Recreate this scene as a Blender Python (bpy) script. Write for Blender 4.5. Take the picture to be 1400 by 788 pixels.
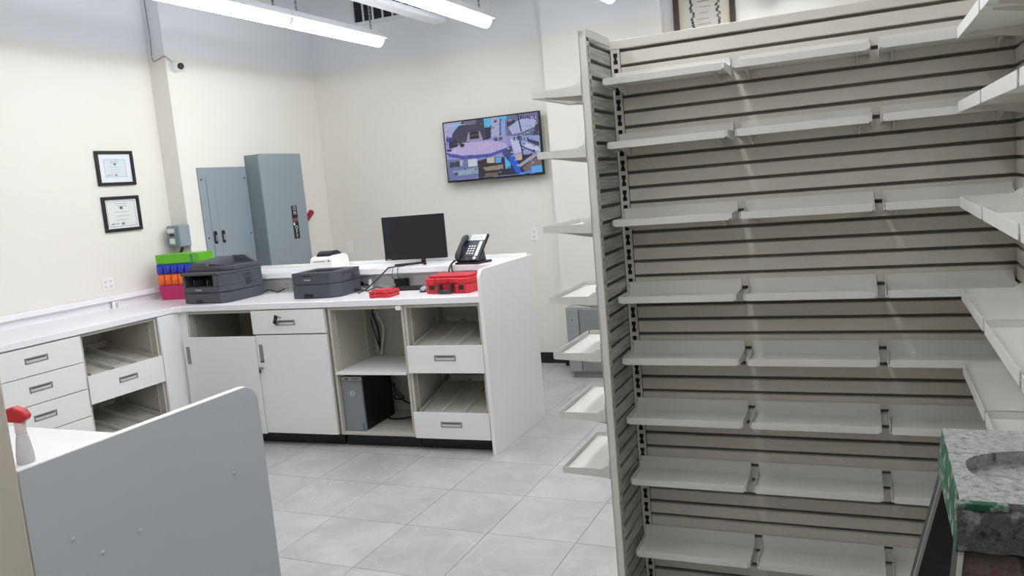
import bpy, math, random
import numpy as np
from mathutils import Vector, Matrix

for o in list(bpy.data.objects):
    bpy.data.objects.remove(o, do_unlink=True)
scene = bpy.context.scene
COL = scene.collection
random.seed(4)

# ------------------------------------------------------------------ camera, world, exposure
YAW, PITCH, ROLL, FPX, CAM_H = math.radians(24.54), math.radians(7.31), math.radians(5.036), 1108.0, 1.67
fw = Vector((-math.sin(YAW) * math.cos(PITCH), math.cos(YAW) * math.cos(PITCH), -math.sin(PITCH)))
r0 = Vector((math.cos(YAW), math.sin(YAW), 0))
d0 = fw.cross(r0)
rr = r0 * math.cos(ROLL) + d0 * math.sin(ROLL)
dd = d0 * math.cos(ROLL) - r0 * math.sin(ROLL)
cam_data = bpy.data.cameras.new('camera')
cam = bpy.data.objects.new('camera', cam_data)
COL.objects.link(cam)
cam_data.sensor_width = 36.0
cam_data.lens = 36.0 * FPX / 1400.0
cam_data.clip_start = 0.05
mw = Matrix((rr, -dd, -fw)).transposed().to_4x4()
mw.translation = (0, 0, CAM_H)
cam.matrix_world = mw
scene.camera = cam

world = bpy.data.worlds.new('world')
scene.world = world
world.use_nodes = True
world.node_tree.nodes['Background'].inputs[0].default_value = (0.8, 0.85, 0.9, 1)
world.node_tree.nodes['Background'].inputs[1].default_value = 0.1
scene.view_settings.view_transform = 'Standard'
scene.view_settings.look = 'None'
scene.view_settings.gamma = 1.0
scene.view_settings.use_curve_mapping = False
scene.view_settings.exposure = -0.12
TUBE_STRENGTH = 21.0

# ------------------------------------------------------------------ helpers
def lin(c):
    return tuple(((v / 255.0) / 12.92 if v / 255.0 <= 0.04045 else ((v / 255.0 + 0.055) / 1.055) ** 2.4) for v in c) + (1.0,)

MATS = {}
def mat(name, rgb, rough=0.5, metal=0.0, noise=0.0, nscale=8.0, spec=None, emit=0.0, alpha=1.0, trans=0.0, bump=0.0, coat=0.0):
    if name in MATS:
        return MATS[name]
    m = bpy.data.materials.new(name)
    m.use_nodes = True
    nt = m.node_tree
    b = nt.nodes['Principled BSDF']
    col = lin(rgb)
    b.inputs['Base Color'].default_value = col
    b.inputs['Roughness'].default_value = rough
    b.inputs['Metallic'].default_value = metal
    if spec is not None:
        b.inputs['Specular IOR Level'].default_value = spec
    if coat:
        b.inputs['Coat Weight'].default_value = coat
    if trans:
        b.inputs['Transmission Weight'].default_value = trans
    if alpha < 1:
        b.inputs['Alpha'].default_value = alpha
    if emit:
        b.inputs['Emission Color'].default_value = col
        b.inputs['Emission Strength'].default_value = emit
    if noise or bump:
        tc = nt.nodes.new('ShaderNodeTexCoord')
        nz = nt.nodes.new('ShaderNodeTexNoise')
        nz.inputs['Scale'].default_value = nscale
        nz.inputs['Detail'].default_value = 4
        nt.links.new(tc.outputs['Object'], nz.inputs['Vector'])
        if noise:
            mr = nt.nodes.new('ShaderNodeMapRange')
            mr.inputs['To Min'].default_value = 1 - noise
            mr.inputs['To Max'].default_value = 1 + noise
            nt.links.new(nz.outputs['Fac'], mr.inputs['Value'])
            mx = nt.nodes.new('ShaderNodeMix')
            mx.data_type = 'RGBA'
            mx.blend_type = 'MULTIPLY'
            mx.inputs['Factor'].default_value = 1
            mx.inputs['A'].default_value = col
            nt.links.new(mr.outputs['Result'], mx.inputs['B'])
            nt.links.new(mx.outputs['Result'], b.inputs['Base Color'])
        if bump:
            bp = nt.nodes.new('ShaderNodeBump')
            bp.inputs['Strength'].default_value = bump
            bp.inputs['Distance'].default_value = 0.01
            nt.links.new(nz.outputs['Fac'], bp.inputs['Height'])
            nt.links.new(bp.outputs['Normal'], b.inputs['Normal'])
    MATS[name] = m
    return m

class MB:
    """collects shapes; build() links them as one mesh object"""
    def __init__(self):
        self.v, self.f, self.mi, self.cur, self.sm, self.smooth = [], [], [], 0, [], False
    def m(self, i):
        self.cur = i
        return self
    def _add(self, vs, fs):
        n = len(self.v)
        self.v += [tuple(p) for p in vs]
        for f in fs:
            self.f.append(tuple(i + n for i in f))
            self.mi.append(self.cur)
            self.sm.append(self.smooth)
    def box(self, x0, x1, y0, y1, z0, z1, M=None):
        vs = [Vector((x, y, z)) for z in (z0, z1) for y in (y0, y1) for x in (x0, x1)]
        if M is not None:
            vs = [M @ p for p in vs]
        self._add(vs, [(0, 2, 3, 1), (4, 5, 7, 6), (0, 1, 5, 4), (2, 6, 7, 3), (0, 4, 6, 2), (1, 3, 7, 5)])
        return self
    def hexa(self, p):
        """8 points: bottom ring of four (counter-clockwise from above), then top ring"""
        self._add(p, [(3, 2, 1, 0), (4, 5, 6, 7), (0, 1, 5, 4), (1, 2, 6, 5), (2, 3, 7, 6), (3, 0, 4, 7)])
        return self
    def prism(self, poly, axis, a, b, M=None):
        n = len(poly)
        def P(q, t):
            if axis == 'x': p = (t, q[0], q[1])
            elif axis == 'y': p = (q[0], t, q[1])
            else: p = (q[0], q[1], t)
            p = Vector(p)
            return M @ p if M is not None else p
        vs = [P(q, a) for q in poly] + [P(q, b) for q in poly]
        area = sum(poly[i][0] * poly[(i + 1) % n][1] - poly[(i + 1) % n][0] * poly[i][1] for i in range(n))
        flip = (area > 0) != (axis == 'y')
        fs = [tuple(range(n)), tuple(range(2 * n - 1, n - 1, -1))] + [(i, n + i, n + (i + 1) % n, (i + 1) % n) for i in range(n)]
        if flip:
            fs = [tuple(reversed(f)) for f in fs]
        self._add(vs, fs)
        return self
    def tube(self, pts, r, n=8, closed=True):
        pts = [Vector(p) for p in pts]
        rings = []
        up = Vector((0, 0, 1))
        for i, p in enumerate(pts):
            t = (pts[min(i + 1, len(pts) - 1)] - pts[max(i - 1, 0)]).normalized()
            a = t.cross(up)
            if a.length < 1e-3: a = t.cross(Vector((1, 0, 0)))
            a.normalize()
            b = t.cross(a).normalized()
            q = r[i] if isinstance(r, (list, tuple)) else r
            rings.append([p + (a * math.cos(k * 2 * math.pi / n) + b * math.sin(k * 2 * math.pi / n)) * q for k in range(n)])
        vs = [p for g in rings for p in g]
        fs = []
        for i in range(len(pts) - 1):
            for k in range(n):
                fs.append((i * n + k, (i + 1) * n + k, (i + 1) * n + (k + 1) % n, i * n + (k + 1) % n))
        s = self.smooth
        self.smooth = True
        self._add(vs, fs)
        self.smooth = False
        if closed:
            m_ = len(vs)
            self._add(rings[0], [tuple(range(n))])
            self._add(rings[-1], [tuple(reversed(range(n)))])
        self.smooth = s
        return self
    def lathe(self, prof, c=(0, 0, 0), n=20, M=None):
        """profile of (radius, height), from bottom to top"""
        vs, fs = [], []
        for (q, h) in prof:
            for k in range(n):
                p = Vector((math.cos(k * 2 * math.pi / n) * q, math.sin(k * 2 * math.pi / n) * q, h))
                if M is not None: p = M @ p
                vs.append(p + Vector(c))
        for i in range(len(prof) - 1):
            for k in range(n):
                fs.append((i * n + k, i * n + (k + 1) % n, (i + 1) * n + (k + 1) % n, (i + 1) * n + k))
        s = self.smooth
        self.smooth = True
        self._add(vs, fs)
        self.smooth = False
        self._add(vs[:n], [tuple(reversed(range(n)))])
        self._add(vs[-n:], [tuple(range(n))])
        self.smooth = s
        return self
    def mesh(self, name, mats):
        me = bpy.data.meshes.new(name)
        me.from_pydata(self.v, [], self.f)
        for m_ in (mats if isinstance(mats, (list, tuple)) else [mats]):
            me.materials.append(m_)
        me.polygons.foreach_set('material_index', self.mi)
        me.polygons.foreach_set('use_smooth', self.sm)
        me.update()
        return me
    def build(self, name, mats, parent=None, loc=(0, 0, 0), rz=0.0, bevel=0.0, seg=2):
        return link(name, self.mesh(name, mats), parent, loc, rz, bevel, seg)

def link(name, me, parent=None, loc=(0, 0, 0), rz=0.0, bevel=0.0, seg=2):
    o = bpy.data.objects.new(name, me)
    COL.objects.link(o)
    o.parent = parent
    o.location = loc
    o.rotation_euler = (0, 0, rz)
    if bevel:
        bv = o.modifiers.new('bevel', 'BEVEL')
        bv.width = bevel
        bv.segments = seg
        bv.limit_method = 'ANGLE'
        bv.angle_limit = math.radians(40)
        bv.use_clamp_overlap = True
    return o

def tag(o, label, cat, group=None):
    o['label'] = label
    o['category'] = cat
    if group: o['group'] = group
    return o

def thing(name, label, cat, loc=(0, 0, 0), rz=0.0, group=None):
    o = bpy.data.objects.new(name, None)
    COL.objects.link(o)
    o.empty_display_size = 0.05
    o.location = loc
    o.rotation_euler = (0, 0, rz)
    return tag(o, label, cat, group)

def struct(o):
    o['kind'] = 'structure'
    return o

def dup(root, loc, rz=None, label=None, group=None):
    r = root.copy()
    COL.objects.link(r)
    r.location = loc
    if rz is not None: r.rotation_euler = (0, 0, rz)
    if label: r['label'] = label
    if group: r['group'] = group
    for ch in list(root.children):
        c = ch.copy()
        COL.objects.link(c)
        c.parent = r
        for g in list(ch.children):
            d = g.copy()
            COL.objects.link(d)
            d.parent = c
    return r

def text(s, size, m, parent, M, name='lettering', align='CENTER', ext=0.0004):
    cu = bpy.data.curves.new(name, 'FONT')
    cu.body = s
    cu.size = size
    cu.align_x = align
    cu.align_y = 'CENTER'
    cu.extrude = ext
    cu.resolution_u = 3
    t = bpy.data.objects.new(name, cu)
    COL.objects.link(t)
    dg = bpy.context.evaluated_depsgraph_get()
    me = bpy.data.meshes.new_from_object(t.evaluated_get(dg))
    bpy.data.objects.remove(t, do_unlink=True)
    me.materials.clear()
    me.materials.append(m)
    o = bpy.data.objects.new(name, me)
    COL.objects.link(o)
    o.parent = parent
    o.matrix_local = M
    return o

# text lying on a face: facing -Y / +X in the thing's own frame
FACE_NY = Matrix.Rotation(math.radians(90), 4, 'X')
FACE_PX = Matrix.Rotation(math.radians(90), 4, 'Z') @ Matrix.Rotation(math.radians(90), 4, 'X')

def attr_mat(name, emit=0.0, rough=0.3):
    if name in MATS: return MATS[name]
    m = bpy.data.materials.new(name)
    m.use_nodes = True
    nt = m.node_tree
    b = nt.nodes['Principled BSDF']
    a = nt.nodes.new('ShaderNodeAttribute')
    a.attribute_name = 'print'
    if emit: b.inputs['Base Color'].default_value = (0.012, 0.012, 0.014, 1)
    else: nt.links.new(a.outputs['Color'], b.inputs['Base Color'])
    b.inputs['Roughness'].default_value = rough
    if emit:
        nt.links.new(a.outputs['Color'], b.inputs['Emission Color'])
        b.inputs['Emission Strength'].default_value = emit
    MATS[name] = m
    return m

def raster(name, w, h, nx, ny, bg, shapes, m, parent, facing, loc, quad=None, jitter=0.0):
    """flat print: a grid of w x h metres, coloured by polygons; polygon points are 0..1 with y down,
       or in the frame of 'quad' (four corners TL TR BR BL) when given"""
    gx, gy = np.meshgrid((np.arange(nx) + .5) / nx, (np.arange(ny) + .5) / ny)
    img = np.zeros((ny, nx, 3))
    img[:] = bg
    if quad is not None:
        A, bb = [], []
        for (x, y), (u, v) in zip(quad, [(0, 0), (1, 0), (1, 1), (0, 1)]):
            A.append([x, y, 1, 0, 0, 0, -u * x, -u * y]); bb.append(u)
            A.append([0, 0, 0, x, y, 1, -v * x, -v * y]); bb.append(v)
        Hm = np.append(np.linalg.solve(np.array(A, float), np.array(bb, float)), 1).reshape(3, 3)
    for poly, c in shapes:
        pts = np.array(poly, float)
        if quad is not None:
            q = (Hm @ np.c_[pts, np.ones(len(pts))].T)
            pts = (q[:2] / q[2]).T
        ins = np.zeros(gx.shape, bool)
        j = len(pts) - 1
        for i in range(len(pts)):
            xi, yi = pts[i]; xj, yj = pts[j]
            cond = ((yi > gy) != (yj > gy)) & (gx < (xj - xi) * (gy - yi) / (yj - yi + 1e-12) + xi)
            ins ^= cond
            j = i
        img[ins] = c
    if jitter:
        rg = np.random.RandomState(3)
        img = np.clip(img + rg.normal(0, jitter, (ny, nx, 1)), 0, 255)
    s = img / 255.0
    s = np.where(s <= 0.04045, s / 12.92, ((s + 0.055) / 1.055) ** 2.4)
    X, Y = np.meshgrid(np.linspace(-w / 2, w / 2, nx + 1), np.linspace(h / 2, -h / 2, ny + 1))
    if facing == '-y': V = np.c_[X.ravel(), np.zeros(X.size), Y.ravel()]
    else: V = np.c_[np.zeros(X.size), X.ravel(), Y.ravel()]
    I = np.arange((nx + 1) * (ny + 1)).reshape(ny + 1, nx + 1)
    F = np.stack([I[:-1, :-1], I[1:, :-1], I[1:, 1:], I[:-1, 1:]], -1).reshape(-1, 4)
    me = bpy.data.meshes.new(name)
    me.from_pydata(V.tolist(), [], F.tolist())
    a = me.attributes.new('print', 'FLOAT_COLOR', 'FACE')
    a.data.foreach_set('color', np.c_[s.reshape(-1, 3), np.ones(nx * ny)].astype(np.float32).ravel())
    me.materials.append(m)
    me.update()
    return link(name, me, parent, loc)

def rrect(x0, x1, z0, z1, r, n=5, corners=(1, 1, 1, 1)):
    """rounded rectangle, counter-clockwise; corners: bl br tr tl"""
    out = []
    for (cx, cz, a0, on, px, pz) in ((x0 + r, z0 + r, 180, corners[0], x0, z0), (x1 - r, z0 + r, 270, corners[1], x1, z0),
                                     (x1 - r, z1 - r, 0, corners[2], x1, z1), (x0 + r, z1 - r, 90, corners[3], x0, z1)):
        if on:
            for k in range(n + 1):
                a = math.radians(a0 + 90 * k / n)
                out.append((cx + r * math.cos(a), cz + r * math.sin(a)))
        else:
            out.append((px, pz))
    return out

# ------------------------------------------------------------------ materials
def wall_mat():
    """cream paint, changing to a cool white above the height of the lamps"""
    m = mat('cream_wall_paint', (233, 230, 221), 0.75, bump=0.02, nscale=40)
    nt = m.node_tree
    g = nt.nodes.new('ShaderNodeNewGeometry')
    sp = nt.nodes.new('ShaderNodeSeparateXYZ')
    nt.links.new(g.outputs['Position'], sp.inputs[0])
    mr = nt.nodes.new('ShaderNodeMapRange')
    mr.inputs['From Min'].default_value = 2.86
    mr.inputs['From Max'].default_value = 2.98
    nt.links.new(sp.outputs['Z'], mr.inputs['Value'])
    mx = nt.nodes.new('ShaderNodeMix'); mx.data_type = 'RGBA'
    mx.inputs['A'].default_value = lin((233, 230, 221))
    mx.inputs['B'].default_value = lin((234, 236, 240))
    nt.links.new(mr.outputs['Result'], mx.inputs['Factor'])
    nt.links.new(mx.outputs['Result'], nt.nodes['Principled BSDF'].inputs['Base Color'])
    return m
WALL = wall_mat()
CEIL = mat('ceiling_paint', (206, 209, 214), 0.9)
PILLAR = mat('beige_pillar_paint', (206, 198, 182), 0.8, noise=0.02, nscale=4)
WHITE = mat('white_laminate', (238, 238, 236), 0.38, noise=0.008, nscale=5)
TOPW = mat('white_worktop_laminate', (244, 243, 246), 0.22, noise=0.006, nscale=5)
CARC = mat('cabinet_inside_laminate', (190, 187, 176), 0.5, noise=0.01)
PGREY = mat('grey_laminate', (202, 206, 209), 0.4, noise=0.01, nscale=3)
BLACKP = mat('black_plinth', (22, 22, 24), 0.5)
STEEL = mat('brushed_steel', (150, 151, 154), 0.4, 0.5)
DARK = mat('dark_recess', (40, 40, 42), 0.7)
SLAT = mat('slatwall_powder_coat', (213, 209, 199), 0.42, noise=0.012, nscale=6)
SHELF = mat('shelf_powder_coat', (226, 225, 219), 0.38, noise=0.01, nscale=6)
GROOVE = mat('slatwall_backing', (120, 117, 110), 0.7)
PRINTER = mat('charcoal_plastic', (72, 74, 82), 0.5, noise=0.03, nscale=60)
PRINTER2 = mat('charcoal_plastic_dark', (46, 47, 53), 0.5)
BLACK = mat('black_plastic', (20, 20, 22), 0.45)
SCREEN = mat('dark_screen', (34, 37, 40), 0.28)
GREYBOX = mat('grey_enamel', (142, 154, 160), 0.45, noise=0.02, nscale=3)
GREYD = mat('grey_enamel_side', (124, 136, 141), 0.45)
RED = mat('red_plastic', (200, 42, 52), 0.42, noise=0.03, nscale=12)
RED2 = mat('red_switch_grip', (150, 16, 34), 0.4)
PLATE = mat('white_outlet_plate', (240, 240, 236), 0.4)
LAMPH = mat('white_lamp_housing', (226, 228, 232), 0.5)
TUBE = mat('lamp_diffuser', (250, 252, 255), 0.4, emit=TUBE_STRENGTH)
INK = mat('white_ink', (226, 226, 228), 0.5)
BLKINK = mat('black_ink', (30, 30, 32), 0.6)

def floor_tile_mat():
    m = bpy.data.materials.new('grey_stone_tile')
    m.use_nodes = True
    nt = m.node_tree
    b = nt.nodes['Principled BSDF']
    g = nt.nodes.new('ShaderNodeNewGeometry')
    oi = nt.nodes.new('ShaderNodeObjectInfo')
    add = nt.nodes.new('ShaderNodeVectorMath'); add.operation = 'MULTIPLY_ADD'
    sc = nt.nodes.new('ShaderNodeCombineXYZ')
    mm = nt.nodes.new('ShaderNodeMath'); mm.operation = 'MULTIPLY'; mm.inputs[1].default_value = 37
    nt.links.new(oi.outputs['Random'], mm.inputs[0])
    nt.links.new(mm.outputs[0], sc.inputs[2])
    add.inputs[1].default_value = (1, 1, 1)
    nt.links.new(g.outputs['Position'], add.inputs[0])
    nt.links.new(sc.outputs[0], add.inputs[2])
    n1 = nt.nodes.new('ShaderNodeTexNoise'); n1.inputs['Scale'].default_value = 3.2; n1.inputs['Detail'].default_value = 7
    n1.inputs['Roughness'].default_value = 0.62; n1.inputs['Distortion'].default_value = 0.6
    nt.links.new(add.outputs[0], n1.inputs['Vector'])
    cr = nt.nodes.new('ShaderNodeValToRGB')
    cr.color_ramp.elements[0].position = 0.32; cr.color_ramp.elements[0].color = lin((168, 168, 168))
    cr.color_ramp.elements[1].position = 0.66; cr.color_ramp.elements[1].color = lin((190, 189, 187))
    nt.links.new(n1.outputs['Fac'], cr.inputs['Fac'])
    n2 = nt.nodes.new('ShaderNodeTexNoise'); n2.inputs['Scale'].default_value = 2.1; n2.inputs['Detail'].default_value = 8
    n2.inputs['Distortion'].default_value = 1.6
    nt.links.new(add.outputs[0], n2.inputs['Vector'])
    c2 = nt.nodes.new('ShaderNodeValToRGB')
    e = c2.color_ramp.elements
    e[0].position = 0.485; e[0].color = (0, 0, 0, 1)
    e[1].position = 0.515; e[1].color = (0, 0, 0, 1)
    k = e.new(0.5); k.color = (0.2, 0.2, 0.2, 1)
    nt.links.new(n2.outputs['Fac'], c2.inputs['Fac'])
    mx = nt.nodes.new('ShaderNodeMix'); mx.data_type = 'RGBA'
    mx.inputs['B'].default_value = lin((224, 222, 218))
    nt.links.new(c2.outputs['Color'], mx.inputs['Factor'])
    nt.links.new(cr.outputs['Color'], mx.inputs['A'])
    nt.links.new(mx.outputs['Result'], b.inputs['Base Color'])
    b.inputs['Roughness'].default_value = 0.34
    MATS['grey_stone_tile'] = m
    return m
TILE = floor_tile_mat()
GROUT = mat('grey_grout', (150, 150, 150), 0.8)

def streak_mat():  # streaky greys painted in to imitate grazing reflections on the wing slats
    m = bpy.data.materials.new('slat_painted_reflections')
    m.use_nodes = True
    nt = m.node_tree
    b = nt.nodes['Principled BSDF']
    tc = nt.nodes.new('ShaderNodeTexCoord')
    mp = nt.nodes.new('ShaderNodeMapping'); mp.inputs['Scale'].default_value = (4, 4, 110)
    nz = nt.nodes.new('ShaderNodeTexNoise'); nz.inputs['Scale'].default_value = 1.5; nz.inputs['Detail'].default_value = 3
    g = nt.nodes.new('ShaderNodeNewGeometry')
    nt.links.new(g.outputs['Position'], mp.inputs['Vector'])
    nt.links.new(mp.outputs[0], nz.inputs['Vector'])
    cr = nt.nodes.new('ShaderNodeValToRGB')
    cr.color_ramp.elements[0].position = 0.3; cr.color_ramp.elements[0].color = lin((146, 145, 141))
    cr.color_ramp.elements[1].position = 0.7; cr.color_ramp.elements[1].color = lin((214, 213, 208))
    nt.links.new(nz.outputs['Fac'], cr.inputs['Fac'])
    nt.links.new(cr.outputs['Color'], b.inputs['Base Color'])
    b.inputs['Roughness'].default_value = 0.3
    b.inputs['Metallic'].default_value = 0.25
    MATS['slat_painted_reflections'] = m
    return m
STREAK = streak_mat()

def splatter_mat(name, stops, scale, rough=0.7, bump=0.5, dist=0.8):
    """dried paint: blobs of several colours"""
    m = bpy.data.materials.new(name)
    m.use_nodes = True
    nt = m.node_tree
    b = nt.nodes['Principled BSDF']
    tc = nt.nodes.new('ShaderNodeTexCoord')
    nz = nt.nodes.new('ShaderNodeTexNoise'); nz.inputs['Scale'].default_value = scale; nz.inputs['Detail'].default_value = 6
    nz.inputs['Roughness'].default_value = 0.65; nz.inputs['Distortion'].default_value = dist
    nt.links.new(tc.outputs['Object'], nz.inputs['Vector'])
    cr = nt.nodes.new('ShaderNodeValToRGB')
    el = cr.color_ramp.elements
    while len(el) > 1: el.remove(el[-1])
    for i, (p, c) in enumerate(stops):
        k = el[0] if i == 0 else el.new(p)
        k.position = p; k.color = lin(c)
    nt.links.new(nz.outputs['Fac'], cr.inputs['Fac'])
    nt.links.new(cr.outputs['Color'], b.inputs['Base Color'])
    b.inputs['Roughness'].default_value = rough
    n2 = nt.nodes.new('ShaderNodeTexNoise'); n2.inputs['Scale'].default_value = scale * 2.2; n2.inputs['Detail'].default_value = 5
    nt.links.new(tc.outputs['Object'], n2.inputs['Vector'])
    bp = nt.nodes.new('ShaderNodeBump'); bp.inputs['Strength'].default_value = bump; bp.inputs['Distance'].default_value = 0.004
    nt.links.new(n2.outputs['Fac'], bp.inputs['Height'])
    nt.links.new(bp.outputs['Normal'], b.inputs['Normal'])
    MATS[name] = m
    return m
CAPTOP = splatter_mat('green_cap_under_white_paint', [(0.0, (24, 84, 58)), (0.30, (34, 96, 70)), (0.33, (104, 106, 102)), (0.42, (150, 150, 146)), (0.55, (172, 172, 168)), (0.7, (188, 188, 184))], 120, bump=1.0, dist=0.15)
CAPSIDE = splatter_mat('green_plastic_with_paint', [(0.0, (10, 66, 42)), (0.52, (16, 84, 56)), (0.57, (120, 130, 122)), (0.68, (168, 170, 164))], 50, dist=0.2)
CAPFRONT = splatter_mat('layers_of_dried_paint', [(0.0, (28, 26, 26)), (0.38, (52, 48, 47)), (0.46, (96, 93, 91)), (0.52, (70, 66, 70)), (0.6, (128, 126, 124)), (0.72, (150, 150, 148))], 48, bump=1.0, dist=0.1)
BRACE = splatter_mat('red_and_grey_paint_drips', [(0.0, (30, 24, 23)), (0.42, (64, 55, 52)), (0.5, (100, 88, 84)), (0.58, (84, 72, 70)), (0.62, (112, 44, 46)), (0.66, (90, 82, 80)), (0.8, (140, 138, 134))], 55, dist=0.1)
RAILM = splatter_mat('worn_ladder_rail', [(0.0, (28, 27, 25)), (0.5, (38, 36, 33)), (0.68, (58, 56, 53))], 9, 0.5, 0.1)
RAILE = mat('bare_rail_edge', (186, 184, 178), 0.4, 0.3)

# ------------------------------------------------------------------ setting
XL, XL2, YSTEP, YB, ZC = -5.26, -5.08, 4.94, 6.81, 3.9
XR, YF = 3.0, -2.6
mb = MB()
mb.box(XL - 0.2, XR + 0.2, YF - 0.2, YB + 0.2, -0.2, -0.0025)
floor = struct(mb.build('floor', GROUT))
TX, TY, X0, Y0 = 0.4572, 0.472, -2.222, 3.797
tile_me = MB().box(0.0015, TX - 0.0015, 0.0015, TY - 0.0015, -0.0025, 0).mesh('tile', TILE)
rest = MB()
for i in range(-8, 13):
    for j in range(-15, 8):
        x, y = X0 + i * TX, Y0 + j * TY
        if x + TX < XL or x > XR or y + TY < YF or y > YB: continue
        if -6 <= i <= 5 and -6 <= j <= 6:
            o = link('tile', tile_me, floor, (x, y, 0))
        else:
            rest.box(max(x, XL) + 0.0015, min(x + TX, XR) - 0.0015, max(y, YF) + 0.0015, min(y + TY, YB) - 0.0015, -0.0025, 0)
o = rest.build('tile_field', TILE, floor)
o['kind'] = 'stuff'

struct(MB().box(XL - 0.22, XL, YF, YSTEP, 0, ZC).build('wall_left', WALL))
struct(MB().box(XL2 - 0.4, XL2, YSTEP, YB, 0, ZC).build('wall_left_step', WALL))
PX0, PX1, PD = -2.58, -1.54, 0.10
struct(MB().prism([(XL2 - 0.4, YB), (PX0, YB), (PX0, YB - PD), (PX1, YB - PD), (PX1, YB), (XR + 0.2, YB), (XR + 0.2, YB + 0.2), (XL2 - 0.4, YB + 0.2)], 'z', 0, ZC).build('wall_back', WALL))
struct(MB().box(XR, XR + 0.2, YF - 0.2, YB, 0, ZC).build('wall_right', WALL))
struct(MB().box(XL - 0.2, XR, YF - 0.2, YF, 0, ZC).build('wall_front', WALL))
struct(MB().box(XL - 0.3, XR + 0.2, YF - 0.2, YB + 0.2, ZC, ZC + 0.15).build('ceiling', CEIL))
struct(MB().box(-2.3, -1.618, 0.25, 1.032, 0, ZC).build('wall_pillar', PILLAR, bevel=0.004))
struct(MB().box(XL2, PX0 - 0.012, YB - 0.012, YB, 0, 0.1).box(PX0 - 0.012, PX0, YB - PD - 0.012, YB, 0, 0.1).box(PX0, PX1, YB - PD - 0.012, YB - PD, 0, 0.1).box(PX1, XR, YB - 0.012, YB, 0, 0.1).build('baseboard_back', BLACKP))

# ------------------------------------------------------------------ ceiling strip lights
def strip_light(label, loc, group):
    t = thing('strip_light', label, 'ceiling light', loc, 0, group)
    L = 1.19
    h = MB()
    h.prism([(-0.085, 0.0), (0.085, 0.0), (0.045, 0.055), (-0.045, 0.055)], 'y', 0.0, L)
    h.build('housing', LAMPH, t)
    d = MB()
    d.smooth = True
    prof = [(-0.05, 0.0)] + [(-0.05 * math.cos(a), -0.062 * math.sin(a)) for a in [math.pi * k / 10 for k in range(1, 10)]] + [(0.05, 0.0)]
    d.prism(prof, 'y', 0.02, L - 0.02)
    d.build('diffuser', TUBE, t)
    for y in (0.0, L - 0.018):
        MB().prism([(-0.052, 0.0)] + [(-0.052 * math.cos(a), -0.05 * math.sin(a)) for a in [math.pi * k / 6 for k in range(1, 6)]] + [(0.052, 0.0)], 'y', y, y + 0.018).build('end_cap', LAMPH, t)
    for y in (0.12, L - 0.12):
        c = MB()
        c.tube([(0, y, 0.05), (0, y, ZC - loc[2])], 0.004, 6)
        for k in range(0, 20):
            z = 0.06 + k * 0.03
            c.box(-0.009, 0.009, y - 0.003, y + 0.003, z, z + 0.018)
        c.build('chain', STEEL, t)
    return t
ZT = 2.955
rows = [-3.74, -2.745, -1.71, -0.70, 0.33]  # last row is an unseen lamp added to brighten the slatwall
proto = None
desc = {(0, 0): 'lit white strip light nearest the back wall in the leftmost row',
        (0, 1): 'lit white strip light above the wall camera, cut by the top edge of the picture',
        (1, 0): 'lit white strip light hanging left of the television, second row from the left wall',
        (2, 0): 'small lit tip of a strip light left of the high framed certificate',
        (3, 0): 'small lit tip of a strip light right of the high framed certificate'}
for r, x in enumerate(rows):
    yend = [5.98, 5.98, 5.9, 6.6, 0.2][r]
    for k in range([3, 3, 4, 6, 1][r]):
        lab = desc.get((r, k), 'unseen lit white strip light in the ceiling rows outside the picture')
        g = 'ceiling strip lights'
        loc = (x, yend - 1.19 - k * 1.2, ZT)
        if proto is None:
            proto = strip_light(lab, loc, g)
        else:
            dup(proto, loc, 0, lab, g)
# unlit fixture between the two lit rows
t = thing('unlit_strip_light', 'unlit pale grey strip fixture beside the lit light left of the television', 'ceiling light', (-3.34, 3.9, 3.07))
MB().prism(rrect(-0.066, 0.066, 0.0, 0.05, 0.018), 'y', 0, 2.42).build('housing', LAMPH, t, bevel=0.012, seg=3)
for y in (0.3, 2.1):
    MB().tube([(0, y, 0.05), (0, y, ZC - 3.07)], 0.004, 6).build('chain', STEEL, t)

# air vent high on the back wall
t = thing('air_vent', 'black grille air vent with white dividers high on the back wall', 'vent', (-4.51, YB, 3.31))
MB().box(0, 0.98, -0.012, 0, 0.0, 0.36).build('back_plate', mat('vent_black', (24, 25, 27), 0.7), t)
fr = MB()
fr.box(-0.02, 1.0, -0.03, 0, -0.02, 0.012).box(-0.02, 1.0, -0.03, 0, 0.348, 0.38).box(-0.02, 0.008, -0.03, 0, 0.012, 0.348).box(0.972, 1.0, -0.03, 0, 0.012, 0.348)
fr.build('frame', LAMPH, t)
for k in range(1, 9):
    MB().box(k * 0.108 - 0.008, k * 0.108 + 0.008, -0.028, 0, 0.012, 0.348).build('divider', LAMPH, t)
lv = MB()
for k in range(16):
    z = 0.02 + k * 0.0205
    lv.box(0.008, 0.972, -0.022, -0.012, z, z + 0.004)
lv.build('louvres', mat('vent_louvre', (72, 74, 78), 0.6), t)['kind'] = 'stuff'

# ------------------------------------------------------------------ counters
TH = 0.056
OX, OY = -2.2, 4.385
cu_, su_ = math.cos(TH), math.sin(TH)
def W(u, v, z=0.0):
    return (OX + u * cu_ - v * su_, OY + u * su_ + v * cu_, z)
ZT0, ZT1 = 0.966, 1.008       # worktop under- and upper side
XCF = -4.595                  # front edge of the left worktop
YL0 = 2.84                    # near end of the left run
# worktop: one continuous L

fl = W(-2.40, 0.0)
slab = [(XL, YL0), (XCF, YL0), (XCF, fl[1] - 0.03), (XCF + 0.05, fl[1] + 0.004), W(-0.012, 0.0)[:2], W(0, 0.5)[:2], (XL, 4.929)]
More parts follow.
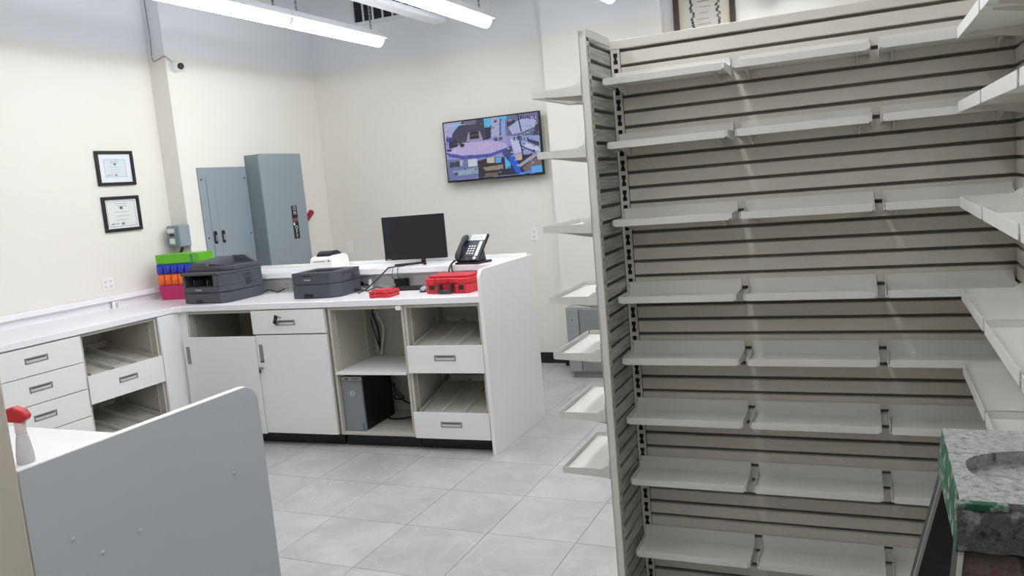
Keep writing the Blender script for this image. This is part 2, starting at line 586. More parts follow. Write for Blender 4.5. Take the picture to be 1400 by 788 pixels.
# keep the slab clear of the end panel
slab[4] = (-2.224, OY + (-2.224 - OX) * math.tan(TH))
slab[5] = (-2.224, 4.929)
tag(MB().prism(slab, 'z', ZT0, ZT1).build('worktop', TOPW, None, bevel=0.004), 'continuous white L-shaped worktop over both cabinet runs', 'worktop')
yk = 4.79
wt = thing('wall_ledge', 'narrow white ledge along the left wall behind the worktop', 'ledge', (XL, YL0, ZT1))
MB().box(0, 0.02, 0, yk - YL0, 0, 1.064 - ZT1).build('riser', TOPW, wt)
MB().box(0, 0.055, 0, yk - YL0, 1.064 - ZT1, 1.102 - ZT1).build('board', TOPW, wt, bevel=0.003)
# back riser and ledge, square to the room
wt = thing('raised_ledge', 'raised white ledge with riser along the back of the counter', 'ledge', (-5.045, 4.80, ZT1))
LX = 2.819
MB().box(0, LX, 0.13, 0.15, 0, 0.112).build('riser', WHITE, wt)
MB().box(0, LX, 0.15, 0.17, -ZT1, 0.112).build('back_panel', WHITE, wt)
MB().box(0, LX, 0.0, 0.385, 0.112, 0.152).build('board', TOPW, wt, bevel=0.003)
tag(MB().box(-5.045, -2.226, 5.165, 5.185, 1.1602, 1.184).build('edge_board', WHITE, None, bevel=0.002), 'low white board along the rear edge of the raised ledge', 'board')
MB().box(0, LX, 0.115, 0.13, 0.067, 0.082).build('cable_rail', WHITE, wt)

# end panel of the back run, rounded front top corner
ep = MB().prism(rrect(4.365, 5.20, 0.0, 1.172, 0.05, 6, (0, 0, 0, 1)), 'x', -2.222, -2.196)
tag(ep.build('end_panel', WHITE, None, bevel=0.002), 'tall white end panel closing the back counter beside the aisle', 'panel')

HND = mat('handle_recess', (206, 206, 205), 0.45)
def handle(parent, cx, y, cz, w=0.148, h=0.036, vertical=False):
    """recessed pull: steel frame round a darker tray, on a face that looks to -y"""
    if vertical: w, h = h, w
    b = MB()
    b.m(0).box(cx - w / 2, cx + w / 2, y - 0.003, y + 0.001, cz - h / 2, cz - h / 2 + 0.006).box(cx - w / 2, cx + w / 2, y - 0.003, y + 0.001, cz + h / 2 - 0.006, cz + h / 2)
    b.box(cx - w / 2, cx - w / 2 + 0.008, y - 0.003, y + 0.001, cz - h / 2, cz + h / 2).box(cx + w / 2 - 0.008, cx + w / 2, y - 0.003, y + 0.001, cz - h / 2, cz + h / 2)
    b.m(1).box(cx - w / 2 + 0.006, cx + w / 2 - 0.006, y - 0.001, y + 0.001, cz - h / 2 + 0.005, cz + h / 2 - 0.005)
    if vertical: b.m(0).box(cx - w * 0.1, cx + w * 0.3, y - 0.004, y, cz - h / 2 + 0.008, cz + h / 2 - 0.008)
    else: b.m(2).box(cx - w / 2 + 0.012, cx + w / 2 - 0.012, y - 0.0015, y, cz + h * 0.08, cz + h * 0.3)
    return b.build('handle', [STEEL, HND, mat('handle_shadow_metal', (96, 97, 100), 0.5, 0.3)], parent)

def carcass(t, w, d=0.55, z0=0.09, z1=0.962, front=0.02, shelf_front=True):
    """cabinet body in its own frame: x 0..w, front at y=front"""
    s = 0.018
    b = MB()
    b.box(0, s, front, d, z0, z1).box(w - s, w, front, d, z0, z1).box(s, w - s, d - 0.01, d, z0, z1)
    b.box(s, w - s, front, d - 0.01, z0, z0 + s).box(s, w - s, front, d - 0.01, z1 - s, z1)
    b.build('body', CARC, t, bevel=0.001)
    MB().box(0.002, w - 0.002, front + 0.06, front + 0.075, 0.0, z0).build('plinth', BLACKP, t)
    MB().box(0.002, w - 0.002, d - 0.03, d - 0.015, 0, z0).build('rear_plinth', BLACKP, t)
    for x in (s, w - s - 0.006):
        for y in (front + 0.05, d - 0.12):
            p = MB()
            p.m(0).box(x, x + 0.006, y, y + 0.03, z0 + s, z1 - s)
            p.m(1)
            for k in range(8):
                z = z0 + 0.08 + k * 0.1
                p.box(x - 0.0006, x + 0.0066, y + 0.012, y + 0.018, z, z + 0.008)
            p.build('shelf_rail', [CARC, DARK], t)

def tray_unit(t, w, z0, z1, zbody, front=0.0):
    """pull-out with a tall front board and a divided tray behind it"""
    tr = MB().box(0.004, w - 0.004, front, front + 0.018, z0, z1).build('pull_out_front', WHITE, t, bevel=0.0015)
    handle(tr, w / 2, front, (z0 + z1) / 2 + 0.01)
    xa, xb, ya, yb = 0.045, w - 0.03, front + 0.018, 0.5
    zf, zr = z1 - 0.02, zbody          # the tray floor rises towards the back
    zr += 0.02
    zb_ = zr - 0.03
    def sl(x0, x1, h0, h1, y1=yb):
        return [(x0, ya, zf + h0), (x1, ya, zf + h0), (x1, y1, zb_ + h0), (x0, y1, zb_ + h0), (x0, ya, zf + h1), (x1, ya, zf + h1), (x1, y1, zb_ + h1), (x0, y1, zb_ + h1)]
    k = MB()
    k.hexa(sl(xa, xb, -0.01, 0.0))
    k.build('tray_floor', CARC, t)
    MB().hexa(sl(xa, xa + 0.006, 0.0, 0.03)).build('tray_side', CARC, t)
    MB().hexa(sl(xb - 0.006, xb, 0.0, 0.03)).build('tray_side', CARC, t)
    bk = MB()
    bk.m(0).box(xa, xb, yb, yb + 0.008, zb_, zr + 0.012)
    bk.m(1)
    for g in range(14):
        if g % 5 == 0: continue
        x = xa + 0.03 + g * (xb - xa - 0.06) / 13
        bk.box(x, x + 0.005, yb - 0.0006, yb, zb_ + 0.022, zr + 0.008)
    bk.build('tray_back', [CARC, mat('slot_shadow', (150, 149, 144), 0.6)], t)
    for fx in (0.34, 0.67):
        x = xa + (xb - xa) * fx
        MB().hexa(sl(x, x + 0.004, 0.0, 0.03, yb - 0.002)).build('divider', mat('divider_sheet', (214, 214, 210), 0.4), t)

# -- back run, cabinet with two doors (left door hangs proud, its drawer is missing)
W1 = 1.178
t = thing('door_cabinet', 'white two-door base cabinet with one drawer and an empty drawer slot', 'cabinet', W(-2.335, 0.0), TH)
carcass(t, W1)
MB().box(W1 / 2 - 0.009, W1 / 2 + 0.009, 0.02, 0.54, 0.108, 0.944).build('partition', CARC, t)
d = MB().box(W1 / 2 - 0.006, W1 - 0.004, 0.0, 0.018, 0.795, 0.957).build('drawer', WHITE, t, bevel=0.0015)
handle(d, W1 / 2 + 0.276, 0.0, 0.872)
k = MB()
kx, kz = W1 / 2 + 0.212, 0.866
k.m(0).lathe([(0.009, 0.0), (0.009, 0.008)], (kx, 0.0, kz), 12, Matrix.Rotation(math.radians(90), 4, 'X'))
k.m(0).box(kx - 0.002, kx + 0.002, -0.03, -0.006, kz - 0.008, kz + 0.012)
Mk = Matrix.Translation((kx + 0.008, -0.034, kz + 0.034)) @ Matrix.Rotation(math.radians(22), 4, 'Y')
k.m(1).box(-0.011, 0.011, -0.004, 0.004, -0.03, 0.0, Mk).box(-0.013, 0.013, -0.004, 0.004, 0.004, 0.03, Mk)
k.m(0).box(0.004, 0.04, -0.002, 0.002, 0.024, 0.032, Mk)
k.build('key', [STEEL, BLACK], d)
o = MB().box(W1 / 2 + 0.012, W1 - 0.002, 0.0, 0.018, 0.093, 0.787).build('door', WHITE, t, bevel=0.0015)
handle(o, W1 / 2 + 0.045, 0.0, 0.66, 0.125, 0.03, True)
k = MB()
k.m(0).lathe([(0.009, 0.0), (0.009, 0.008)], (W1 / 2 + 0.03, -0.002, 0.555), 12, Matrix.Rotation(math.radians(90), 4, 'X'))
k.m(0).box(W1 / 2 + 0.02, W1 / 2 + 0.062, -0.022, -0.018, 0.552, 0.566)
k.m(1).box(W1 / 2 + 0.022, W1 / 2 + 0.03, -0.02, -0.012, 0.525, 0.55).box(W1 / 2 + 0.03, W1 / 2 + 0.06, -0.004, 0.0, 0.597, 0.606)
k.build('key', [STEEL, BLACK], o)
o = MB().box(-0.036, W1 / 2 + 0.006, -0.006, 0.012, 0.085, 0.781).build('door', WHITE, t, bevel=0.0015)
handle(o, 0.0, -0.006, 0.65, 0.125, 0.03, True)

# -- back run, open bay with a shelf
t = thing('open_cabinet', 'open white cabinet bay with one shelf above a computer tower', 'cabinet', W(-1.140, 0.0), TH)
carcass(t, 0.566)
MB().box(0.019, 0.547, 0.004, 0.5, 0.508, 0.524).build('shelf', WHITE, t, bevel=0.001)
MB().box(0.525, 0.56, -0.004, 0.02, 0.935, 0.962).build('cable_port', PLATE, t, bevel=0.002)

# -- back run, pull-out trays
t = thing('tray_cabinet', 'white cabinet with two pull-out divided trays beside the end panel', 'cabinet', W(-0.570, 0.0), TH)
W3 = 0.535
carcass(t, W3)
tray_unit(t, W3 + 0.004, 0.522, 0.700, 0.775)
tray_unit(t, W3 + 0.004, 0.090, 0.262, 0.352)

# -- left run: face looks to +x; own frame turned by +90 degrees: own x -> +y, own -y -> +x
def leftrun(name, label, cat, y0):
    return thing(name, label, cat, (XCF - 0.005, y0, 0), math.radians(90))
t = leftrun('tray_cabinet', 'white cabinet with two pull-out divided trays on the left wall run', 'cabinet', 3.475)
carcass(t, 0.605)
tray_unit(t, 0.605, 0.505, 0.69, 0.775)
tray_unit(t, 0.605, 0.09, 0.262, 0.352)
t = leftrun('drawer_cabinet', 'white cabinet with four stacked drawers on the left wall run', 'cabinet', 2.87)
carcass(t, 0.60)
for (z0, z1) in ((0.79, 0.958), (0.616, 0.785), (0.44, 0.611), (0.09, 0.435)):
    d = MB().box(0.004, 0.597, 0.0, 0.018, z0, z1).build('drawer', WHITE, t, bevel=0.0015)
    handle(d, 0.292, 0.0, (z0 + z1) / 2 + 0.006)
cfy = W(-2.385, 0.02)[1]
tag(MB().prism([(XCF - 0.023, 4.082), (XCF - 0.005, 4.082), (XCF - 0.005, cfy), W(-2.337, 0.02)[:2], W(-2.337, 0.038)[:2], (XCF - 0.023, cfy + 0.018)], 'z', 0.0, 0.962).build('corner_filler', WHITE), 'plain white filler panel in the inner corner of the counters', 'panel')

# foreground counter: end panel, ledge, worktop
XP = -1.628
fp = thing('front_counter', 'white counter in the foreground with grey rounded end panel', 'counter', (XP, 1.04, 0))
MB().prism(rrect(0.0, 0.715, 0.0, 1.172, 0.055, 6, (0, 0, 1, 0)), 'x', -0.024, -0.001).build('end_panel', WHITE, fp, bevel=0.001)
MB().prism(rrect(0.0, 0.713, 0.0, 1.17, 0.054, 6, (0, 0, 1, 0)), 'x', -0.001, 0.0).build('panel_face', PGREY, fp)
MB().box(-1.6, -0.024, 0.02, 0.20, 1.128, 1.168).build('ledge', TOPW, fp, bevel=0.003)
MB().box(-1.6, -0.024, 0.11, 0.13, 0.0, 1.128).build('back_panel', WHITE, fp)
MB().box(-1.6, -0.024, 0.13, 0.68, ZT0, ZT1).build('slab', TOPW, fp, bevel=0.003)
MB().box(-1.55, -0.03, 0.13, 0.64, 0.09, ZT0).build('body', WHITE, fp)
MB().box(-1.55, -0.03, 0.13, 0.58, 0.0, 0.09).build('plinth', BLACKP, fp)
bt = MB()
for (y, z) in ((0.095, 0.98), (0.265, 0.925), (0.16, 0.92), (0.585, 0.95)):
    bt.lathe([(0.006, -0.0), (0.005, 0.0015), (0.003, 0.0025)], (0.0, y, z), 10, Matrix.Rotation(math.radians(90), 4, 'Y'))
bt.build('screw_caps', PGREY, fp)

# ------------------------------------------------------------------ things on the counters
# multifunction printer
t = thing('multifunction_printer', 'charcoal multifunction printer with document feeder on the corner of the worktop', 'printer', (-4.60, 4.35, ZT1))
w, d = 0.385, 0.40
b = MB()
b.prism([(0, 0), (w - 0.05, 0.0), (w, 0.07), (w, d), (0, d)], 'z', 0.004, 0.075)
b.prism([(0, 0), (w - 0.05, 0.0), (w, 0.07), (w, d), (0, d)], 'z', 0.079, 0.12)
b.prism([(0, 0.0), (0, 0.0), (0.02, 0.0), (0.02, d), (0, d)][1:], 'z', 0.12, 0.205)
b.prism([(w - 0.1, 0.0), (w - 0.05, 0.0), (w, 0.07), (w, d), (w - 0.1, d)], 'z', 0.12, 0.205)
b.box(0.02, w - 0.1, 0.16, d, 0.12, 0.205)
b.build('body', PRINTER, t, bevel=0.004)
MB().prism([(-0.006, -0.012), (w - 0.05, -0.012), (w + 0.004, 0.07), (w + 0.004, d), (-0.006, d)], 'z', 0.205, 0.225).build('control_panel', PRINTER, t, bevel=0.005)
MB().prism([(0.012, 0.055), (w - 0.07, 0.055), (w + 0.003, 0.12), (w + 0.003, d), (0.012, d)], 'z', 0.227, 0.258).build('scanner_lid', PRINTER, t, bevel=0.005)
p = MB().hexa([(0.02, 0.065, 0.258), (0.19, 0.065, 0.258), (0.20, 0.37, 0.258), (0.02, 0.37, 0.258), (0.035, 0.075, 0.292), (0.17, 0.075, 0.292), (0.18, 0.36, 0.312), (0.035, 0.36, 0.312)])
p.build('document_feeder', PRINTER, t, bevel=0.006)
f = MB()
f.hexa([(0.17, 0.085, 0.258), (w - 0.03, 0.105, 0.258), (w - 0.03, 0.12, 0.258), (0.17, 0.10, 0.258), (0.17, 0.085, 0.282), (w - 0.05, 0.105, 0.262), (w - 0.05, 0.12, 0.262), (0.17, 0.10, 0.282)])
f.build('feeder_stop', PRINTER, t, bevel=0.002)
f = MB()
f.hexa([(0.17, 0.345, 0.258), (w - 0.01, 0.345, 0.258), (w - 0.01, 0.375, 0.258), (0.17, 0.375, 0.258), (0.17, 0.345, 0.314), (w - 0.1, 0.345, 0.314), (w - 0.1, 0.36, 0.314), (0.17, 0.36, 0.314)])
f.build('paper_tray', PRINTER, t, bevel=0.002)
MB().box(0.19, w - 0.05, 0.12, 0.345, 0.258, 0.262).build('feeder_slot', PRINTER2, t)
MB().box(0.02, w - 0.1, 0.012, 0.16, 0.121, 0.126).box(0.02, w - 0.1, 0.15, 0.158, 0.126, 0.204).build('output_well', BLACK, t)
for x in (0.075, 0.2):
    MB().box(x, x + 0.006, 0.03, 0.15, 0.126, 0.17).build('paper_guide', PRINTER, t)
MB().box(0.11, 0.17, -0.003, 0.0, 0.004, 0.03).build('drawer_pull', BLACK, t)
v = MB()
for k in range(5):
    v.box(w, w + 0.0012, 0.2 + k * 0.018, 0.21 + k * 0.018, 0.165, 0.19)
v.box(w, w + 0.0012, 0.22, 0.28, 0.105, 0.155)
v.build('side_vent', PRINTER2, t)
text('brother', 0.018, INK, t, Matrix.Translation((0.145, -0.001, 0.1)) @ FACE_NY)

# laser printer
t = thing('laser_printer', 'charcoal single-function laser printer in front of the white label printer', 'printer', (-3.69, 4.446, ZT1), math.radians(5))
w, d, h = 0.352, 0.318, 0.178
b = MB()
b.prism([(0, 0), (w - 0.06, 0), (w, 0.06), (w, d), (0, d)], 'z', 0.004, 0.095)
b.prism([(0, 0), (w - 0.06, 0), (w, 0.06), (w, d), (0, d)], 'z', 0.098, 0.155)
b.prism([(0, 0), (0.05, 0.0), (0.05, d), (0, d)], 'z', 0.155, h)
b.prism([(w - 0.06, 0.0), (w, 0.06), (w, d), (w - 0.06, d)], 'z', 0.155, h)
b.prism([(0.05, 0), (w - 0.06, 0), (w - 0.06, 0.04), (0.05, 0.04)], 'z', 0.155, h)
b.box(0.05, w - 0.06, 0.24, d, 0.155, h)
b.build('body', PRINTER, t, bevel=0.004)
MB().hexa([(0.05, 0.04, 0.155), (w - 0.06, 0.04, 0.155), (w - 0.06, 0.25, 0.155), (0.05, 0.25, 0.155), (0.05, 0.04, 0.174), (w - 0.06, 0.04, 0.174), (w - 0.06, 0.25, 0.158), (0.05, 0.25, 0.158)]).build('output_tray', PRINTER2, t)
MB().box(0.085, 0.155, -0.003, 0.0, 0.006, 0.034).build('drawer_pull', BLACK, t)
MB().box(0.085, 0.145, -0.001, 0.01, 0.152, 0.16).build('release_tab', BLACK, t)
v = MB()
v.box(w, w + 0.0015, 0.2, 0.255, 0.09, 0.15)
v.box(w, w + 0.0015, 0.08, 0.1, 0.13, 0.15)
v.build('side_vent', PRINTER2, t)
MB().box(w - 0.01, w + 0.002, 0.24, 0.31, 0.0, 0.02).build('rear_foot', BLACK, t)
text('brother', 0.017, INK, t, Matrix.Translation((0.125, -0.001, 0.13)) @ FACE_NY)

# label printer on the ledge
t = thing('label_printer', 'small white label printer with dark window on the raised ledge', 'printer', W(-1.64, 0.60, 1.16), TH)
MB().prism([(0.0, 0.0), (0.0, 0.075), (0.02, 0.09), (0.07, 0.098), (0.20, 0.098), (0.23, 0.08), (0.24, 0.0)], 'x', 0.0, 0.19).build('body', PLATE, t, bevel=0.006)
MB().prism([(0.035, 0.094), (0.05, 0.115), (0.08, 0.13), (0.15, 0.13), (0.19, 0.112), (0.2, 0.09)], 'x', 0.035, 0.155).build('window', mat('smoked_window', (30, 30, 44), 0.15), t, bevel=0.005)
MB().box(0.03, 0.13, -0.0015, 0.002, 0.058, 0.062).build('media_slot', DARK, t)
MB().lathe([(0.006, 0), (0.006, 0.004)], (0.165, 0.0, 0.062), 12, Matrix.Rotation(math.radians(90), 4, 'X')).build('button', mat('button_grey', (70, 72, 84), 0.4), t)

# monitor
t = thing('monitor', 'black flat computer monitor switched off on the raised ledge', 'monitor', W(-0.775, 0.70, 1.16), TH)
mw_, mh = 0.53, 0.312
b = MB().prism(rrect(-0.262, 0.236, 0.034, 0.348, 0.006), 'y', -0.03, -0.012)
b.box(-0.16, 0.15, -0.012, 0.014, 0.1, 0.29)
b.build('casing', BLACK, t, bevel=0.002)
MB().box(-0.257, 0.231, -0.0312, -0.0298, 0.052, 0.343).build('screen', SCREEN, t)
MB().box(-0.2615, 0.2355, -0.0316, -0.0298, 0.035, 0.049).build('chin', mat('monitor_chin', (30, 31, 33), 0.4), t)
text('Lenovo', 0.012, INK, t, Matrix.Translation((-0.228, -0.032, 0.042)) @ FACE_NY)
st = MB()
st.m(0).box(0.02, 0.05, -0.012, 0.008, 0.012, 0.12)
st.m(1).box(0.018, 0.052, -0.014, 0.01, 0.02, 0.028)
st.build('stand', [BLACK, RED], t, bevel=0.002)
lg = MB()
lg.prism([(0.03, 0.0), (0.05, 0.0), (0.12, -0.13), (0.105, -0.14), (0.03, -0.025), (-0.14, -0.115), (-0.15, -0.1), (0.0, -0.005)], 'z', 0.0, 0.012)
lg.build('foot', BLACK, t, bevel=0.002)

# desk phone
t = thing('desk_phone', 'black office desk phone with tilted display beside the monitor', 'phone', (-2.605, 4.825, 1.16), math.radians(-10))
ang = math.radians(48)
Mt = Matrix.Translation((0.0, 0.02, 0.014)) @ Matrix.Rotation(ang, 4, 'X')
MB().prism([(-0.005, 0.0), (0.185, 0.0), (0.19, 0.16), (0.0, 0.16)], 'z', 0.0, 0.014).build('base', BLACK, t, bevel=0.003)
b = MB()
b.box(0.0, 0.175, 0.0, 0.165, 0.0, 0.022, Mt)
b.prism([(0.02, 0.014), (0.15, 0.014), (0.125, 0.12)], 'x', 0.03, 0.15)
b.build('body', mat('phone_plastic', (52, 54, 62), 0.45), t, bevel=0.003)
b = MB()
b.box(0.055, 0.175, 0.165, 0.215, 0.004, 0.022, Mt)
b.build('display_frame', mat('silver_plastic', (214, 218, 222), 0.35), t, bevel=0.003)
MB().box(0.066, 0.15, 0.178, 0.207, 0.022, 0.0228, Mt).build('display', mat('phone_display', (150, 158, 160), 0.2), t)
MB().box(0.175, 0.183, 0.0, 0.22, 0.0, 0.02, Mt).build('side_edge', BLACK, t)
MB().box(0.142, 0.166, 0.035, 0.155, 0.022, 0.0235, Mt).build('name_strip', INK, t)
for r_ in range(4):
    for c_ in range(3):
        x, y = 0.068 + c_ * 0.022, 0.05 + r_ * 0.02
        MB().box(x, x + 0.013, y, y + 0.01, 0.022, 0.025, Mt).build('key', INK, t)
MB().lathe([(0.012, 0.0), (0.011, 0.004)], (0, 0, 0), 16, Mt @ Matrix.Translation((0.15, 0.016, 0.022))).build('navigation_key', INK, t)
kb = MB()
for r_ in range(2):
    for c_ in range(3):
        x, y = 0.062 + c_ * 0.025, 0.008 + r_ * 0.017
        kb.box(x, x + 0.02, y, y + 0.008, 0.022, 0.0245, Mt)
kb.build('function_keys', BLACK, t)
hs = MB()
pp = []
for k in range(13):
    s = k / 12.0
    pp.append(Mt @ Vector((0.022, 0.0 + s * 0.195, 0.03 + 0.02 * math.sin(s * math.pi))))
hs.tube(pp, [0.018, 0.023, 0.024, 0.022, 0.018, 0.017, 0.017, 0.017, 0.018, 0.022, 0.024, 0.023, 0.016], 12)
hs.build('handset', mat('handset_plastic', (40, 42, 48), 0.4), t)
cd = MB()
cd.tube([(0.005, -0.0, 0.03), (-0.008, -0.04, 0.01), (-0.012, -0.062, -0.02), (-0.02, -0.064, -0.075), (-0.03, -0.02, -0.13), (-0.03, 0.05, -0.145)], 0.005, 8)
cd.tube([(0.0, -0.01, 0.03), (0.0, -0.045, 0.012), (0.012, -0.062, -0.02), (0.03, -0.066, -0.075), (0.05, -0.01, -0.14)], 0.006, 8)
cd.build('cord', BLACK, t)

# red tool case
def red_case(label, loc, rz, w, d, h, big):
    t = thing('tool_case', label, 'tool case', loc, rz)
    b = MB()
    zs = h * 0.52
    pl = [(0.0, 0.02), (0.02, 0.0), (w * 0.30, 0.0), (w * 0.34, 0.012), (w * 0.66, 0.012), (w * 0.70, 0.0), (w - 0.02, 0.0), (w, 0.02), (w, d), (0.0, d)]
    b.prism(pl, 'z', 0.0, zs)
    b.build('lower_shell', RED, t, bevel=0.006)
    u = MB()
    u.prism(pl, 'z', zs + 0.002, h * 0.86)
    u.prism([(0.015, 0.03), (w - 0.015, 0.03), (w - 0.015, d - 0.015), (0.015, d - 0.015)], 'z', h * 0.86, h)
    u.build('lid', RED, t, bevel=0.007)
    if big:
        for x in (w * 0.12, w * 0.79):
            l = MB()
            l.box(x, x + 0.045, -0.01, 0.002, zs - 0.03, zs + 0.034)
            l = l.build('latch', RED, t, bevel=0.003)
            MB().box(x + 0.004, x + 0.041, -0.016, -0.008, zs - 0.034, zs - 0.004).build('catch', BLACK, l, bevel=0.003)
        hd = MB()
        x0, x1 = w * 0.36, w * 0.66
        hd.box(x0, x0 + 0.016, -0.03, 0.012, 0.022, 0.062).box(x1 - 0.016, x1, -0.03, 0.012, 0.022, 0.062).box(x0, x1, -0.036, -0.016, 0.004, 0.026)
        hd.build('handle', mat('dark_handle', (48, 48, 50), 0.5), t, bevel=0.003)
        MB().box(w * 0.48, w * 0.54, 0.004, 0.014, zs + 0.004, zs + 0.03).build('lock_tab', mat('red_shadow_plastic', (170, 20, 32), 0.45), t, bevel=0.002)
    else:
        l = MB().box(w * 0.74, w * 0.88, -0.006, 0.002, zs - 0.012, zs + 0.014).build('latch', RED, t, bevel=0.002)
    return t
red_case('large red plastic tool case with black catches beside the end panel', (-2.695, 4.535, ZT1), math.radians(-4), 0.335, 0.21, 0.115, True)
red_case('small red plastic case lying in front of the monitor', (-3.052, 4.40, ZT1), math.radians(3), 0.165, 0.14, 0.05, False)

# keyboard-like black unit, mouse, adapters and cables behind the cases
t = thing('keyboard', 'black keyboard behind the small red case under the monitor', 'keyboard', (-3.10, 4.70, ZT1), math.radians(6))
MB().box(0, 0.30, 0, 0.12, 0.0, 0.016).build('base', BLACK, t, bevel=0.004)
ks = MB()
for r_ in range(5):
    for c_ in range(14):
        ks.box(0.008 + c_ * 0.0205, 0.025 + c_ * 0.0205, 0.008 + r_ * 0.0215, 0.025 + r_ * 0.0215, 0.016, 0.02)
ks.build('keys', mat('key_black', (44, 45, 48), 0.5), t)['kind'] = 'stuff'
t = thing('mouse', 'silver and black computer mouse left of the red tool case', 'mouse', (-2.765, 4.66, ZT1))
ms = MB()
ms.smooth = True
prof = []
for k in range(7):
    a = math.pi / 2 * k / 6
    prof.append((max(0.002, math.cos(a)), math.sin(a)))
ms.lathe(prof, (0, 0, 0.01), 18, Matrix.Diagonal((0.032, 0.05, 0.03, 1)))
ms.build('shell', mat('mouse_silver', (150, 154, 162), 0.25, 0.4), t)
MB().lathe([(1, 0), (1, 1)], (0, 0, 0), 18, Matrix.Diagonal((0.033, 0.051, 0.01, 1))).build('base', BLACK, t)
t = thing('power_adapter', 'black power adapter plugged into the counter riser under the monitor', 'adapter', (-3.085, 4.862, ZT1))
MB().box(-0.05, 0.05, 0.0, 0.05, 0.032, 0.064).build('body', BLACK, t, bevel=0.006)
MB().box(-0.05, 0.05, 0.015, 0.05, 0.0, 0.032).build('plug', BLACK, t, bevel=0.004)
tag(MB().tube([(-3.06, 4.868, 1.065), (-3.055, 4.80, 1.09), (-3.05, 4.79, 1.12), (-3.048, 4.79, 1.15), (-3.045, 4.80, 1.166), (-3.03, 4.86, 1.163)], 0.0022, 6).build('thin_cable', BLACK), 'thin black cable rising from the power adapter to the ledge', 'cable')
tag(MB().tube([(-3.11, 4.868, 1.065), (-3.105, 4.80, 1.09), (-3.095, 4.79, 1.12), (-3.088, 4.79, 1.15), (-3.08, 4.80, 1.167), (-3.06, 4.87, 1.163)], 0.0022, 6).build('thin_cable', BLACK), 'second thin black cable looping over the ledge edge', 'cable')
tag(MB().tube([(-2.97, 5.0, 1.166), (-3.06, 4.87, 1.167), (-3.12, 4.785, 1.163), (-3.165, 4.74, 1.11), (-3.24, 4.66, 1.03), (-3.28, 4.62, 1.014)], 0.005, 8).build('monitor_cable', BLACK), 'thick black monitor cable slanting down from the ledge to the worktop', 'cable')
for k, (lab, m_, pts) in enumerate([
    ('grey cable coiled behind the laser printer', mat('grey_cable', (196, 196, 192), 0.5), [(-1.24, 0.52), (-1.18, 0.48), (-1.08, 0.46), (-1.0, 0.5), (-0.93, 0.52)]),
    ('black cable lying along the riser behind the small red case', BLACK, [(-1.18, 0.40), (-1.12, 0.36), (-1.04, 0.38), (-0.99, 0.44), (-0.96, 0.46)]),
    ('black power cord lying between the two charcoal printers', BLACK, [(-2.05, 0.50), (-1.98, 0.52), (-1.9, 0.52), (-1.86, 0.56)])]):
    tag(MB().tube([W(u, v, ZT1 + 0.008 + 0.02 * (i % 2)) for i, (u, v) in enumerate(pts)], 0.0045, 8).build('cable', m_), lab, 'cable')
t = thing('plug', 'black plug and lead behind the laser printer', 'plug', W(-1.22, 0.58, ZT1))
MB().box(-0.04, 0.03, -0.012, 0.012, 0.02, 0.05).build('body', BLACK, t, bevel=0.006)
MB().tube([(0.03, 0, 0.034), (0.08, -0.02, 0.03), (0.12, -0.03, 0.01)], 0.005, 8).build('lead', BLACK, t)
tag(MB().box(-0.01, 0.01, -0.006, 0.006, 0, 0.075).build('white_charger', PLATE, None, W(-1.08, 0.5, ZT1), TH, bevel=0.003), 'narrow white upright charger beside the laser printer', 'charger')

def outlet(name, label, loc, rz, w=0.075, h=0.12, kind=1, depth=0.006):
    """wall plate facing -y in its own frame"""
    t = thing(name, label, 'outlet', loc, rz)
    MB().box(-w / 2, w / 2, -depth, 0, -h / 2, h / 2).build('plate', PLATE, t, bevel=0.002)
    n = 2 if w > 0.1 and kind == 1 else 1
    for c_ in range(n):
        cx = (c_ - (n - 1) / 2) * 0.047
        for s in (-1, 1):
            cz = s * h * 0.2
            f_ = MB().prism(rrect(cx - 0.016, cx + 0.016, cz - 0.014, cz + 0.014, 0.005), 'y', -depth - 0.002, -depth)
            f_ = f_.build('receptacle', PLATE, t)
            MB().box(cx - 0.008, cx - 0.005, -depth - 0.0026, -depth - 0.002, cz - 0.004, cz + 0.007).box(cx + 0.005, cx + 0.008, -depth - 0.0026, -depth - 0.002, cz - 0.004, cz + 0.007).box(cx - 0.002, cx + 0.002, -depth - 0.0026, -depth - 0.002, cz - 0.011, cz - 0.007).build('slots', DARK, f_)
    return t
outlet('wall_outlet', 'white double outlet plate on the left wall above the counter ledge', (XL, 4.262, 1.19), math.radians(90), 0.105, 0.095)
outlet('wall_outlet', 'white outlet plate on the back wall left of the tray shelves', (-2.84, YB, 1.2), 0)
outlet('riser_outlet', 'white outlet in the counter riser between the two charcoal printers', (-4.11, 4.93, 1.045), 0, 0.12, 0.075)
t = outlet('riser_outlet', 'small white outlet box in the left counter riser below the certificates', (XL + 0.035, 4.272, 1.03), math.radians(90), 0.07, 0.06, 2, 0.015)
t = thing('wall_switch', 'faint white switch plate on the back wall above the label printer', 'switch', (-4.86, YB, 1.18))
MB().box(-0.035, 0.035, -0.006, 0, -0.058, 0.058).build('plate', PLATE, t, bevel=0.002)
MB().box(-0.008, 0.008, -0.014, -0.006, -0.014, 0.014).build('toggle', PLATE, t, bevel=0.001)

